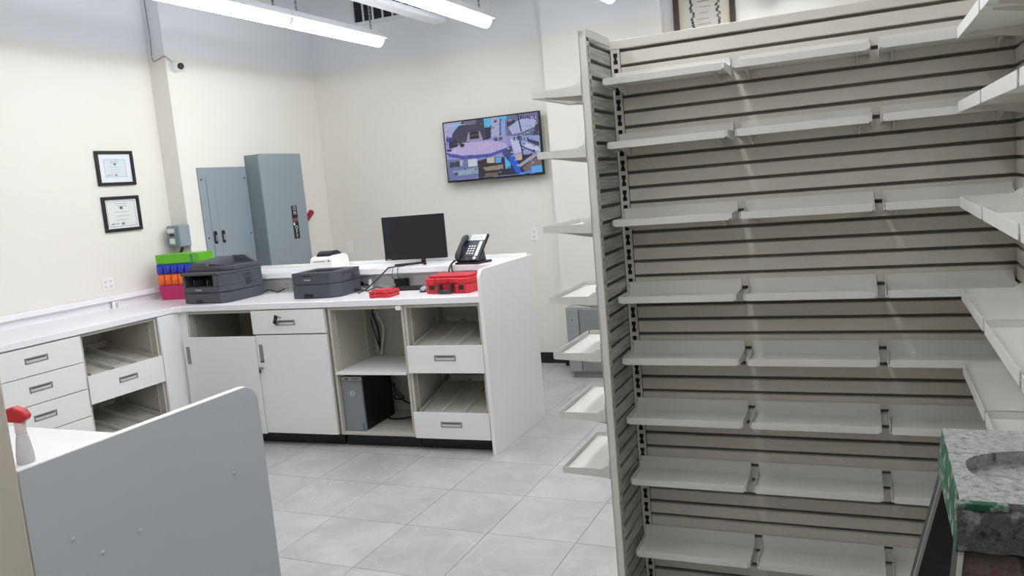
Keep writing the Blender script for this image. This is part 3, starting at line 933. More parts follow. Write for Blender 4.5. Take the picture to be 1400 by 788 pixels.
# colourful organiser stack
def organiser(label, c, z0, z1, w, ribs, loc, taper=0.0):
    t = thing('organiser_tray', label, 'organiser', (loc[0], loc[1], loc[2] + z0), math.radians(4), 'stacked plastic organiser trays')
    h = z1 - z0 - 0.001
    d = 0.16
    m_ = mat('organiser_' + label.split()[0], c, 0.38, noise=0.02, nscale=10)
    b = MB()
    b.hexa([(taper, 0.0, 0.0), (w - taper, 0.0, 0.0), (w - taper, d, 0.0), (taper, d, 0.0), (0, 0, h), (w, 0, h), (w, d, h), (0, d, h)])
    b.build('body', m_, t, bevel=0.003)
    if ribs:
        n = ribs
        r = w / (2 * n)
        for k in range(n):
            x = r + k * 2 * r
            q = MB()
            q.smooth = True
            q.prism([(x - r * 0.92 * math.cos(a), -r * 0.55 * math.sin(a)) for a in [math.pi * i / 8 for i in range(9)]], 'z', 0.004, h - 0.006)
            q.build('compartment', m_, t)
    return t
bl = (-5.115, 4.60, ZT1)
organiser('magenta plastic organiser tray at the bottom of the stack', (196, 24, 104), 0, 0.118, 0.40, 0, bl, 0.012)
organiser('orange plastic organiser tray with ribbed front in the stack', (242, 108, 34), 0.118, 0.204, 0.40, 6, bl)
organiser('blue plastic organiser tray with ribbed front in the stack', (28, 54, 176), 0.204, 0.28, 0.41, 6, bl)
t = organiser('green plastic organiser tray on top of the stack', (96, 186, 24), 0.28, 0.354, 0.42, 0, bl)
q = MB()
for k in range(4):
    q.box(0.335, 0.36, -0.0015, 0.0, 0.012 + k * 0.014, 0.02 + k * 0.014)
q.build('label_marks', mat('teal_ink', (30, 92, 120), 0.5), t)

# computer tower in the open bay
t = thing('computer_tower', 'black computer tower with grey front panel inside the open cabinet bay', 'computer', W(-1.116, 0.045, 0.109), TH)
MB().box(0.003, 0.152, 0.02, 0.40, 0.0, 0.372).build('case', BLACK, t, bevel=0.003)
MB().box(0, 0.155, 0.0, 0.02, 0.0, 0.345).build('front_panel', mat('tower_grey', (140, 143, 146), 0.4, 0.3), t, bevel=0.003)
MB().box(0, 0.155, 0.0, 0.02, 0.347, 0.374).build('port_strip', mat('tower_light', (168, 170, 170), 0.4, 0.2), t, bevel=0.002)
q = MB()
for x in (0.03, 0.04, 0.05, 0.085, 0.1, 0.115, 0.13):
    q.box(x, x + 0.008, -0.001, 0.0, 0.356, 0.366)
q.build('ports', BLACK, t)
q = MB()
n = 20
vs = []
for k in range(n):
    a = 2 * math.pi * k / n
    a2 = 2 * math.pi * (k + 1) / n
    q.hexa([(0.078 + 0.015 * math.cos(a), -0.001, 0.262 + 0.015 * math.sin(a)), (0.078 + 0.018 * math.cos(a), -0.001, 0.262 + 0.018 * math.sin(a)), (0.078 + 0.018 * math.cos(a), 0.001, 0.262 + 0.018 * math.sin(a)), (0.078 + 0.015 * math.cos(a), 0.001, 0.262 + 0.015 * math.sin(a)),
            (0.078 + 0.015 * math.cos(a2), -0.001, 0.262 + 0.015 * math.sin(a2)), (0.078 + 0.018 * math.cos(a2), -0.001, 0.262 + 0.018 * math.sin(a2)), (0.078 + 0.018 * math.cos(a2), 0.001, 0.262 + 0.018 * math.sin(a2)), (0.078 + 0.015 * math.cos(a2), 0.001, 0.262 + 0.015 * math.sin(a2))])
q.build('logo_ring', INK, t)
text('DELL', 0.0115, INK, t, Matrix.Translation((0.078, -0.0008, 0.262)) @ FACE_NY)
MB().box(0.132, 0.148, -0.001, 0.0, 0.008, 0.055).build('sticker', mat('teal_sticker', (30, 120, 140), 0.4), t)

def cable(name, label, pts, r, m_):
    P = [Vector(p) for p in pts]
    out = []
    for i in range(len(P) - 1):
        p0, p1, p2, p3 = P[max(i - 1, 0)], P[i], P[i + 1], P[min(i + 2, len(P) - 1)]
        for k in range(6):
            s = k / 6
            out.append(0.5 * ((2 * p1) + (p2 - p0) * s + (2 * p0 - 5 * p1 + 4 * p2 - p3) * s * s + (3 * p1 - p0 - 3 * p2 + p3) * s ** 3))
    out.append(P[-1])
    return tag(MB().tube(out, r, 8).build(name, m_), label, 'cable')
cable('cable', 'black cable looped behind the computer tower', [W(-0.950, 0.44, 0.42), W(-0.950, 0.40, 0.37), W(-0.890, 0.38, 0.30), W(-0.850, 0.40, 0.24), W(-0.930, 0.42, 0.23), W(-0.950, 0.45, 0.25)], 0.006, BLACK)
cable('cable', 'black cable curling low beside the computer tower', [W(-0.950, 0.47, 0.33), W(-0.950, 0.45, 0.28), W(-0.880, 0.46, 0.20), W(-0.790, 0.45, 0.19), W(-0.720, 0.46, 0.22)], 0.006, BLACK)
cable('cable', 'black cable resting on the floor board of the open cabinet', [W(-0.950, 0.40, 0.15), W(-0.950, 0.33, 0.118), W(-0.850, 0.31, 0.118), W(-0.750, 0.34, 0.13), W(-0.700, 0.40, 0.15)], 0.006, BLACK)
cable('cable', 'thin black cord hanging high behind the computer tower', [W(-0.950, 0.50, 0.50), W(-0.950, 0.49, 0.45), W(-0.950, 0.48, 0.42), W(-0.950, 0.49, 0.40)], 0.004, BLACK)
cable('cable', 'grey cable hanging down inside the open cabinet bay', [W(-1.035, 0.47, 0.94), W(-1.040, 0.47, 0.84), W(-0.995, 0.47, 0.74), W(-1.010, 0.47, 0.66), W(-1.045, 0.48, 0.54)], 0.009, MATS['grey_cable'])
cable('cable', 'black cable hanging down inside the open cabinet bay', [W(-1.075, 0.50, 0.94), W(-1.090, 0.50, 0.84), W(-1.060, 0.50, 0.72), W(-1.065, 0.51, 0.6), W(-1.060, 0.51, 0.54)], 0.008, BLACK)
cable('cable', 'second thin black cable hanging inside the open cabinet bay', [W(-1.110, 0.52, 0.94), W(-1.130, 0.515, 0.84), W(-1.110, 0.515, 0.74), W(-1.085, 0.525, 0.60)], 0.004, BLACK)

# spray bottle on the foreground ledge
t = thing('spray_bottle', 'small clear bottle with red cap on the foreground counter ledge', 'bottle', (-1.676, 1.092, 1.168))
MB().lathe([(0.016, 0.0), (0.018, 0.003), (0.0175, 0.02), (0.0125, 0.056), (0.0105, 0.062), (0.0105, 0.068)], (0, 0, 0), 20).build('body', mat('frosted_plastic', (232, 234, 236), 0.25, trans=0.45), t)
MB().lathe([(0.0115, 0.068), (0.0115, 0.09), (0.009, 0.092)], (0, 0, 0), 20).build('neck', mat('white_neck', (232, 226, 226), 0.35), t)
MB().prism([(-0.024, 0.094), (0.006, 0.09), (0.019, 0.094), (0.024, 0.104), (0.016, 0.117), (-0.004, 0.126), (-0.024, 0.122)], 'y', -0.012, 0.012, Matrix.Rotation(0.35, 4, 'Z')).build('cap', RED, t, bevel=0.005)

# ------------------------------------------------------------------ wall things
FRAME = mat('black_picture_frame', (26, 25, 27), 0.35)
PAPER = mat('mat_board', (232, 234, 238), 0.6)
def text_lines(y0, y1, n, rg, lo=0.2, hi=0.8):
    out = []
    for k in range(n):
        y = y0 + (y1 - y0) * k / max(1, n - 1)
        a, b = lo + rg.random() * 0.12, hi - rg.random() * 0.12
        out.append([(a, y), (b, y), (b, y + 0.012), (a, y + 0.012)])
    return out
def certificate(label, y0, y1, z0, z1, inner, paper, matboard):
    rg = random.Random(len(label))
    yc, zc = (y0 + y1) / 2, (z0 + z1) / 2
    t = thing('framed_certificate', label, 'picture', (XL, yc, zc))
    hy, hz, fw_ = (y1 - y0) / 2, (z1 - z0) / 2, 0.024
    f = MB()
    f.box(0, 0.022, -hy, hy, hz - fw_, hz).box(0, 0.022, -hy, hy, -hz, -hz + fw_).box(0, 0.022, -hy, -hy + fw_, -hz + fw_, hz - fw_).box(0, 0.022, hy - fw_, hy, -hz + fw_, hz - fw_)
    f.build('frame', FRAME, t, bevel=0.004)
    MB().box(0.0, 0.008, -hy + fw_, hy - fw_, -hz + fw_, hz - fw_).build('mat_board', matboard, t)
    wq, hq = inner
    sh = [([(0.02, 0.03), (0.98, 0.03), (0.98, 0.05), (0.02, 0.05)], (150, 160, 160)), ([(0.02, 0.95), (0.98, 0.95), (0.98, 0.97), (0.02, 0.97)], (150, 160, 160)),
          ([(0.02, 0.03), (0.035, 0.03), (0.035, 0.97), (0.02, 0.97)], (150, 160, 160)), ([(0.965, 0.03), (0.98, 0.03), (0.98, 0.97), (0.965, 0.97)], (150, 160, 160))]
    for q in text_lines(0.12, 0.2, 2, rg, 0.25, 0.75): sh.append((q, (120, 126, 132)))
    for q in text_lines(0.42, 0.72, 5, rg): sh.append((q, (160, 166, 170)))
    sh.append(([(0.46, 0.24), (0.54, 0.24), (0.56, 0.3), (0.5, 0.35), (0.44, 0.3)], (90, 92, 98)))
    sh.append(([(0.46, 0.82), (0.54, 0.82), (0.56, 0.88), (0.5, 0.93), (0.44, 0.88)], (130, 128, 124)))
    sh.append(([(0.1, 0.86), (0.36, 0.84), (0.36, 0.86), (0.1, 0.885)], (80, 84, 96)))
    raster('print', wq, hq, 80, 60, paper, sh, attr_mat('certificate_print', rough=0.5), t, '+x', (0.0085, 0, 0))
    return t
certificate('upper black-framed certificate with pale blue sheet in white mat', 4.305, 4.64, 1.918, 2.178, (0.2, 0.14), (212, 224, 226), PAPER)
certificate('lower black-framed certificate with cream sheet filling the frame', 4.305, 4.64, 1.57, 1.836, (0.27, 0.205), (226, 228, 224), PAPER)

# high framed certificate behind the slatwall
t = thing('framed_certificate', 'brown-framed ornate certificate high on the wall above the slatwall', 'picture', (-1.21, YB, 3.02))
f = MB()
BROWN = mat('dark_brown_frame', (56, 44, 40), 0.4)
for (a, b, c, d_) in ((-0.245, 0.245, 0.33, 0.375), (-0.245, 0.245, -0.375, -0.33), (-0.245, -0.2, -0.33, 0.33), (0.2, 0.245, -0.33, 0.33)):
    f.box(a, b, -0.03, 0, c, d_)
f.build('frame', BROWN, t, bevel=0.005)
MB().box(-0.2, 0.2, -0.01, 0, -0.33, 0.33).build('mat_board', mat('cream_mat', (206, 198, 176), 0.6), t)
sh = []
rg = random.Random(5)
for sx in (0.12, 0.8):
    for k in range(26):
        x, y = sx + rg.random() * 0.08, k / 26
        sh.append(([(x, y), (x + 0.06, y + 0.01), (x + 0.05, y + 0.05), (x - 0.02, y + 0.04)], rg.choice([(84, 76, 70), (120, 110, 100), (60, 54, 52)])))
for q in text_lines(0.1, 0.95, 12, rg, 0.3, 0.7): sh.append((q, (150, 146, 140)))
raster('print', 0.3, 0.58, 60, 100, (206, 202, 192), sh, MATS['certificate_print'], t, '-y', (0, -0.0105, 0))

# electrical panel, flush
t = thing('breaker_panel', 'grey flush electrical panel with two black latches beside the wall corner', 'electrical panel', (XL2 + 0.001, 5.105, 0.98))
h = 1.045; w = 0.565
b = MB().box(0, 0.012, 0, w, 0, h)
b.build('cover', GREYBOX, t, bevel=0.002)
dr = MB().box(0.012, 0.018, 0.075, w - 0.06, 0.03, h - 0.085).build('door', GREYBOX, t, bevel=0.0015)
MB().box(0.018, 0.021, 0.16, w - 0.14, 0.03, h - 0.15).build('inner_door', GREYBOX, dr, bevel=0.0015)
for y in (0.10, 0.19):
    l = MB().prism(rrect(y - 0.02, y + 0.02, 0.405, 0.515, 0.018), 'x', 0.018, 0.024).build('latch', BLACK, t, bevel=0.002)
    MB().box(0.024, 0.03, y - 0.008, y + 0.01, 0.43, 0.48).build('tab', STEEL, l)
s = MB()
for (y, z) in ((0.03, h - 0.1), (w - 0.03, h - 0.1), (0.03, 0.46), (w - 0.03, 0.46)):
    s.lathe([(0.008, 0), (0.007, 0.003)], (0.012, y, z), 10, Matrix.Rotation(math.radians(90), 4, 'Y'))
s.build('screws', DARK, t)

# safety switch
t = thing('safety_switch', 'tall grey disconnect switch box with red handle next to the breaker panel', 'electrical box', (XL2, 5.682, 0.98))
h = 1.14; w = 0.565; dp = 0.17
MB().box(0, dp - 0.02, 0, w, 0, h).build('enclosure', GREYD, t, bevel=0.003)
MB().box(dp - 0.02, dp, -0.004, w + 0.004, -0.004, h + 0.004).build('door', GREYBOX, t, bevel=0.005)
lb = MB().box(dp, dp + 0.0012, 0.345, 0.425, 0.36, 0.665).build('label_plate', BLKINK, t)
MB().box(dp + 0.001, dp + 0.0016, 0.348, 0.422, 0.52, 0.55).build('red_band', mat('faded_red_ink', (150, 70, 84), 0.5), lb)
MB().box(dp + 0.001, dp + 0.0016, 0.352, 0.375, 0.485, 0.51).build('white_mark', INK, lb)
for ch, z in (('O', 0.64), ('N', 0.598), ('O', 0.462), ('F', 0.422), ('F', 0.382)):
    text(ch, 0.05, INK, lb, Matrix.Translation((dp + 0.002, 0.388, z)) @ FACE_PX)
lv = MB()
lv.m(0).lathe([(0.055, 0), (0.055, 0.012), (0.03, 0.02)], (0.085, w + 0.004, 0.45), 18, Matrix.Rotation(math.radians(-90), 4, 'X'))
lv.m(0).tube([(0.085, w + 0.015, 0.45), (0.085, w + 0.04, 0.475), (0.085, w + 0.08, 0.51)], 0.012, 8)
lv.build('lever', [STEEL], t)
MB().tube([(0.085, w + 0.075, 0.505), (0.085, w + 0.10, 0.525), (0.085, w + 0.18, 0.588), (0.085, w + 0.19, 0.596)], [0.018, 0.024, 0.028, 0.016], 12).build('grip', RED2, t)
MB().box(0.08, 0.1, w, w + 0.02, 0.60, 0.73).box(0.07, 0.11, w, w + 0.03, 0.75, 0.775).build('latch', STEEL, t, bevel=0.003)

# grey control box in the wall corner
t = thing('timer_box', 'small grey control box with conduit on the wall step above the organiser stack', 'electrical box', (-5.2, YSTEP, 1.40))
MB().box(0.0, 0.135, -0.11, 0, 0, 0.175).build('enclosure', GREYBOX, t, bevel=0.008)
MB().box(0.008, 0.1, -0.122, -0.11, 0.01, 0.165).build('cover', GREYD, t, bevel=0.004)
MB().box(0.018, 0.09, -0.124, -0.122, 0.118, 0.152).box(0.03, 0.085, -0.124, -0.122, 0.03, 0.072).build('label', INK, t)
MB().box(0.035, 0.085, -0.124, -0.122, 0.09, 0.107).build('window', DARK, t)
MB().tube([(0.08, -0.05, 0.0), (0.07, -0.05, -0.03), (0.03, -0.045, -0.06), (0.0, -0.04, -0.09)], 0.011, 10).build('conduit', BLACK, t)

# security camera and its cable
t = thing('security_camera', 'small white turret security camera high beside the wall step', 'camera', (XL2, 5.02, 2.83))
Mx = Matrix.Rotation(math.radians(90), 4, 'Y')
MB().lathe([(0.05, 0), (0.05, 0.012), (0.042, 0.022)], (0, 0, 0), 20, Mx).build('base', PLATE, t)
sp = [(max(0.001, 0.046 * math.sin(math.pi * k / 12)), -0.046 * math.cos(math.pi * k / 12)) for k in range(13)]
MB().lathe(sp, (0.045, 0, 0), 20).build('housing', PLATE, t)
MB().lathe([(0.026, 0.036), (0.026, 0.046), (0.02, 0.05)], (0.045, 0, 0), 18, Vector((0.95, -0.25, -0.2)).to_track_quat('Z', 'Y').to_matrix().to_4x4()).build('lens', BLACK, t)
cable('camera_cable', 'thin grey cable running down the wall step to the security camera', [(XL + 0.05, YSTEP - 0.008, ZC - 0.02), (XL + 0.054, YSTEP - 0.008, 3.35), (XL + 0.06, YSTEP - 0.008, 3.05), (XL + 0.056, YSTEP - 0.008, 2.89), (XL + 0.11, YSTEP - 0.008, 2.885), (XL2 - 0.01, YSTEP - 0.008, 2.90), (XL2 + 0.008, YSTEP + 0.0, 2.90), (XL2 + 0.008, YSTEP + 0.05, 2.87)], 0.004, mat('cable_grey', (150, 150, 156), 0.5))

# television with the security camera views
t = thing('television', 'wall-mounted flat television showing several security camera views', 'television', (-3.14, YB, 2.005))
tw, thh = 0.965, 0.555
MB().box(-tw / 2, tw / 2, -0.10, -0.065, -thh / 2, thh / 2).build('casing', BLACK, t, bevel=0.004)
MB().box(-0.2, 0.2, -0.065, 0, -0.14, 0.16).build('wall_bracket', DARK, t)
QUAD = [(76, 190), (905, 76), (970, 632), (148, 715)]
S = []
def poly(c, *p): S.append((list(p), c))
# main view: shop floor
poly((150, 150, 214), (76, 190), (905, 76), (970, 632), (148, 715))
poly((178, 176, 222), (76, 190), (240, 168), (150, 330), (100, 360))
poly((120, 196, 236), (170, 190), (230, 180), (240, 210), (170, 275))
poly((66, 62, 86), (240, 168), (430, 142), (480, 330), (150, 380), (160, 280))
poly((120, 112, 140), (255, 168), (370, 152), (360, 190), (265, 205))
poly((160, 150, 176), (300, 270), (400, 255), (435, 340), (285, 358))
poly((32, 34, 44), (312, 268), (390, 256), (400, 322), (315, 334))
poly((70, 72, 84), (318, 290), (394, 279), (396, 292), (318, 303))
poly((96, 190, 236), (432, 142), (500, 132), (505, 215), (440, 235))
poly((46, 44, 66), (440, 225), (500, 215), (500, 320), (470, 330))
poly((178, 178, 218), (498, 132), (580, 122), (582, 300), (508, 320))
poly((96, 80, 150), (520, 152), (548, 148), (548, 175), (520, 178))
poly((58, 90, 150), (570, 140), (630, 130), (638, 295), (576, 300))
poly((150, 168, 220), (582, 150), (622, 145), (632, 290), (590, 294))
poly((66, 196, 244), (548, 125), (625, 114), (627, 150), (560, 140))
poly((166, 164, 210), (505, 305), (640, 290), (642, 345), (525, 358))
poly((86, 86, 120), (525, 318), (560, 314), (562, 345), (530, 350))
poly((86, 86, 120), (572, 312), (604, 308), (606, 338), (574, 343))
poly((190, 178, 226), (250, 365), (500, 340), (640, 365), (655, 400), (500, 460), (260, 480), (115, 455))
poly((206, 180, 220), (380, 375), (500, 365), (520, 390), (400, 420))
poly((70, 84, 170), (115, 458), (260, 484), (500, 464), (655, 403), (655, 430), (500, 492), (260, 515), (125, 490))
poly((46, 52, 110), (280, 490), (290, 486), (294, 512), (284, 514))
poly((46, 52, 110), (466, 474), (476, 472), (480, 498), (470, 500))
poly((40, 40, 60), (130, 345), (200, 330), (215, 400), (140, 420))
poly((64, 60, 150), (105, 320), (160, 312), (165, 350), (110, 358))
poly((28, 28, 40), (222, 365), (270, 372), (270, 402), (240, 408))
poly((36, 36, 60), (118, 430), (160, 425), (160, 445), (122, 448))
poly((70, 74, 130), (600, 440), (690, 380), (710, 465), (640, 520))
# right column, upper view
poly((104, 110, 150), (630, 114), (905, 76), (930, 290), (645, 300))
poly((178, 186, 226), (652, 222), (740, 150), (890, 110), (905, 200), (780, 262), (690, 285))
poly((48, 50, 66), (632, 180), (700, 150), (715, 170), (640, 215))
poly((40, 42, 60), (722, 102), (734, 100), (775, 262), (764, 264))
for k in range(7):
    poly((44, 48, 90), (750 + k * 20, 112 + (k % 3) * 9), (764 + k * 20, 108 + (k % 3) * 9), (766 + k * 20, 138), (755 + k * 20, 140))
poly((60, 62, 84), (890, 190), (925, 180), (930, 285), (870, 290))
# right column, middle view
poly((150, 166, 216), (660, 300), (935, 292), (948, 450), (710, 470))
poly((196, 204, 236), (672, 330), (745, 320), (790, 440), (715, 460))
poly((46, 50, 76), (740, 300), (752, 298), (798, 470), (786, 472))
poly((60, 64, 90), (820, 320), (930, 352), (935, 392), (830, 352))
poly((206, 212, 240), (790, 352), (935, 405), (940, 440), (800, 400))
poly((60, 64, 100), (770, 382), (900, 440), (900, 455), (772, 396))
for k in range(5):
    poly((56, 60, 110), (700 + k * 30, 308), (712 + k * 30, 306), (716 + k * 30, 340), (704 + k * 30, 344))
# bottom row
poly((110, 122, 170), (125, 525), (400, 500), (415, 680), (148, 715))
poly((206, 214, 232), (305, 520), (390, 510), (392, 575), (312, 582))
poly((60, 64, 86), (150, 545), (240, 530), (240, 580), (150, 600))
poly((180, 186, 206), (235, 528), (262, 525), (265, 575), (240, 580))
poly((150, 170, 190), (175, 625), (395, 590), (402, 640), (215, 670))
poly((70, 84, 110), (190, 640), (220, 630), (230, 665), (200, 668))
poly((44, 40, 46), (395, 530), (470, 505), (620, 490), (640, 660), (410, 690))
poly((210, 196, 180), (470, 505), (540, 498), (545, 545), (478, 552))
poly((96, 176, 240), (546, 498), (600, 492), (602, 545), (550, 546))
poly((150, 140, 120), (440, 590), (620, 560), (630, 600), (470, 620))
poly((120, 96, 92), (465, 645), (575, 632), (578, 665), (468, 680))
poly((40, 44, 70), (600, 500), (970, 450), (970, 632), (640, 660))
poly((96, 186, 244), (630, 490), (680, 540), (690, 590), (645, 600))
poly((26, 96, 226), (660, 500), (720, 480), (790, 640), (740, 640))
poly((206, 184, 166), (712, 475), (780, 465), (786, 515), (740, 525))
poly((170, 170, 186), (745, 570), (890, 460), (930, 470), (770, 585))
poly((120, 108, 110), (790, 590), (890, 500), (960, 500), (965, 560), (830, 640))
poly((96, 176, 244), (865, 580), (965, 560), (968, 625), (880, 640))
poly((66, 150, 240), (760, 640), (870, 610), (880, 640), (770, 645))
for k in range(10):
    poly((216, 216, 230), (100 + k * 17, 212 - k * 2.2), (110 + k * 17, 211 - k * 2.2), (110 + k * 17, 217 - k * 2.2), (100 + k * 17, 218 - k * 2.2))
rgt = random.Random(11)
for k in range(170):
    x, y = rgt.uniform(100, 960), rgt.uniform(90, 700)
    if 250 < x < 640 and 340 < y < 480: continue
    a_, b_ = rgt.uniform(4, 20), rgt.uniform(3, 9)
    c_ = rgt.choice([(36, 38, 58), (60, 66, 104), (200, 206, 232), (120, 150, 214), (28, 30, 44), (168, 174, 214)])
    poly(c_, (x, y), (x + a_, y - a_ * 0.14), (x + a_ + b_ * 0.2, y + b_), (x + b_ * 0.1, y + b_ + a_ * 0.14))
raster('screen_picture', tw - 0.026, thh - 0.03, 200, 112, (60, 66, 110), S, attr_mat('television_picture', 0.8, 0.25), t, '-y', (0, -0.1006, 0.003), QUAD, 5)
MB().box(-0.03, 0.03, -0.102, -0.08, -thh / 2 - 0.006, -thh / 2 + 0.004).build('badge', mat('badge_grey', (90, 90, 92), 0.4), t)

# grey metal cabinet against the back wall behind the trays
t = thing('metal_cabinet', 'low grey metal cabinet behind the tray shelves by the back wall', 'cabinet', (-2.40, 6.27, 0.0))
GM = mat('grey_cabinet_metal', (150, 152, 152), 0.4)
GM2 = mat('grey_cabinet_door', (132, 134, 134), 0.4)
MB().box(0, 0.9, 0.02, 0.42, 0.045, 0.60).build('body', GM, t, bevel=0.004)
MB().box(0.012, 0.115, 0.0, 0.02, 0.06, 0.585).build('side_panel', GM, t, bevel=0.002)
MB().box(0.125, 0.5, 0.005, 0.02, 0.06, 0.585).build('door', GM2, t, bevel=0.002)
MB().box(0.51, 0.888, 0.005, 0.02, 0.06, 0.585).build('door', GM2, t, bevel=0.002)
MB().box(0.03, 0.87, 0.03, 0.4, 0.0, 0.045).build('plinth', mat('grey_base', (130, 132, 132), 0.5), t)
MB().lathe([(0.006, 0), (0.006, 0.004)], (0.06, 0.0, 0.5), 10, Matrix.Rotation(math.radians(90), 4, 'X')).build('lock', DARK, t)

# ------------------------------------------------------------------ slatwall alcove
GX, GY, GR = -0.827, 2.80, 0.0098
PITCHS = 0.0525
GW = 1.205
ZTOP = 2.128
sw = thing('slatwall_unit', 'large off-white slatwall fixture with slotted uprights and grooved panels', 'slatwall', (GX, GY, 0), GR)
MB().box(0.0, GW + 0.05, 0.016, 0.075, 0.0, ZTOP - 0.02).build('backing', GROOVE, sw)
MB().box(-0.04, GW + 0.05, -0.004, 0.08, ZTOP - 0.03, ZTOP).build('top_rail', SLAT, sw, bevel=0.002)
GAP = 0.0105
sl_me = MB().prism([(0.0, GAP / 2 + 0.002), (0.004, GAP / 2), (0.014, GAP / 2), (0.014, PITCHS - GAP / 2), (0.004, PITCHS - GAP / 2), (0.0, PITCHS - GAP / 2 - 0.002)], 'x', 0.036, GW + 0.03).mesh('slat', SLAT)
zlev = [2.092 - k * PITCHS for k in range(41)]
for k in range(1, 40):
    link('slat', sl_me, sw, (0, 0, zlev[k]))
MB().box(0.036, GW + 0.03, 0.0, 0.014, zlev[0] + GAP / 2, ZTOP - 0.03).build('slat', SLAT, sw)
def standard(x0, x1, y0, y1, axis):
    """slotted upright; the slots are real openings in front of a dark channel"""
    b = MB()
    w_ = (x1 - x0) if axis == 'x' else (y1 - y0)
    a = w_ * 0.26
    def bx(p0, p1, z0, z1, front):
        if axis == 'x': b.box(x0 + p0, x0 + p1, y0, y0 + 0.003, z0, z1)
        else: b.box(x1 - 0.003, x1, y0 + p0, y0 + p1, z0, z1)
    b.m(0)
    bx(0, a, 0.02, ZTOP - 0.03, True)
    bx(w_ - a, w_, 0.02, ZTOP - 0.03, True)
    for k in range(40):
        zc_ = zlev[k] - PITCHS * 0.5
        zn = zc_ - PITCHS
        bx(a, w_ - a, zn + 0.019, zc_ - 0.019, True)
        bx(a, a + 0.003, zc_ - 0.005, zc_ + 0.005, True)
        bx(w_ - a - 0.003, w_ - a, zc_ - 0.005, zc_ + 0.005, True)
    bx(a, w_ - a, zlev[0] - PITCHS * 0.5 + 0.019, ZTOP - 0.03, True)
    b.m(1)
    if axis == 'x': b.box(x0 + 0.001, x1 - 0.001, y0 + 0.012, y1, 0.02, ZTOP - 0.03)
    else: b.box(x0, x1 - 0.012, y0 + 0.001, y1 - 0.001, 0.02, ZTOP - 0.03)
    return b.build('upright', [SLAT, BLACKP], sw)
standard(0.002, 0.034, -0.002, 0.016, 'x')
# wing: narrow slatted return that comes towards the viewer on the left
WY0, WY1 = -0.27, 0.13
MB().box(-0.021, -0.015, WY0 + 0.004, WY1, 0.0, ZTOP - 0.02).build('wing_backing', GROOVE, sw)
MB().box(-0.025, 0.0005, WY0, WY0 + 0.006, 0.0, ZTOP + 0.004).build('wing_front_edge', SHELF, sw, bevel=0.001)
MB().box(-0.025, 0.002, WY0, 0.0, ZTOP - 0.018, ZTOP + 0.004).build('wing_top', SHELF, sw, bevel=0.001)
MB().box(-0.025, -0.021, WY0, WY1, 0.0, ZTOP).build('wing_outer_face', SHELF, sw)
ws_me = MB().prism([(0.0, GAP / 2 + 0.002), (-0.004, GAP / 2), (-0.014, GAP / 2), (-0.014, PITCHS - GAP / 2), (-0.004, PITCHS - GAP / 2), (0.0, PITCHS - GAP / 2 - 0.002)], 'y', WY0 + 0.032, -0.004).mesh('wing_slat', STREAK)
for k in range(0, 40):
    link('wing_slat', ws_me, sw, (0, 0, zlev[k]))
standard(-0.0145, 0.0015, WY0 + 0.006, WY0 + 0.032, 'y')
# right wing: same construction, faces left, mostly outside the frame
RXW = 1.205
MB().box(RXW + 0.016, RXW + 0.05, -1.66, 0.016, 0.0, ZTOP).build('right_wing_backing', GROOVE, sw)
rw = MB()
for k in range(0, 40):
    rw.prism([(0, GAP / 2), (0.014, GAP / 2), (0.014, PITCHS - GAP / 2), (0, PITCHS - GAP / 2)], 'y', -1.63, -0.01, Matrix.Translation((RXW, 0, zlev[k])))
rw.build('right_wing_slats', SLAT, sw)['kind'] = 'stuff'
MB().box(RXW, RXW + 0.05, -1.69, -1.66, 0, ZTOP).build('right_wing_edge', SHELF, sw, bevel=0.001)

# shelves: shallow trays with raised lips; own frame: x along the length, back at y=0, lip top at z=0
def make_shelf(label, L, D=0.16, group='shelf trays hooked on the back slatwall', lip=0.022, cat='shelf'):
    t = thing('shelf_tray', label, cat, (0, 0, 0), 0, group)
    MB().box(0.002, L - 0.002, -D + 0.002, -0.004, -0.019, -0.016).build('deck', SHELF, t)
    pr_ = rrect(0.006, L - 0.006, -lip - 0.001, 0.0, 0.006, 3, (1, 1, 0, 0))
    MB().prism(pr_, 'y', -D, -D + 0.003).build('front_lip', SHELF, t, bevel=0.0008)
    MB().box(0.002, L - 0.002, -0.004, -0.001, -0.019, 0.03).build('back_flange', SHELF, t)
    for x in (0.0, L - 0.0022):
        s_ = MB().prism([(-D + 0.006, -0.022), (-D + 0.006, -0.002), (-D + 0.02, 0.0), (-0.03, 0.0), (-0.012, 0.012), (-0.001, 0.014), (-0.001, -0.03), (-0.02, -0.03)], 'x', x, x + 0.0022)
        s_.build('side_flange', SHELF, t)
    for x in (0.035, L - 0.038):
        MB().prism([(-0.001, -0.05), (-0.001, -0.02), (-D * 0.8, -0.02), (-D * 0.8, -0.025)], 'x', x, x + 0.003).build('bracket', SLAT, t)
    return t
ORD = ['top', 'second', 'third', 'fourth', 'fifth', 'sixth', 'seventh', 'lowest']
LEV = [1.987, 1.778, 1.518, 1.255, 1.041, 0.829, 0.608, 0.341]
cg, sg = math.cos(GR), math.sin(GR)
def G(x, y, z): return (GX + x * cg - y * sg, GY + x * sg + y * cg, z)
colname = ['left', 'middle', 'right']
first = None
for r, z in enumerate(LEV):
    for c in range(3):
        lab = '%s shelf tray in the %s row of the back slatwall' % (colname[c], ORD[r])
        loc = G(0.012 + c * 0.4165, -0.002, z)
        if first is None:
            first = make_shelf(lab, 0.394)
            first.location = loc; first.rotation_euler = (0, 0, GR)
        elif c == 2:
            if r == 0:
                third = make_shelf(lab, 0.353)
                third.location = loc; third.rotation_euler = (0, 0, GR)
            else:
                dup(third, loc, GR, lab)
        else:
            dup(first, loc, GR, lab)
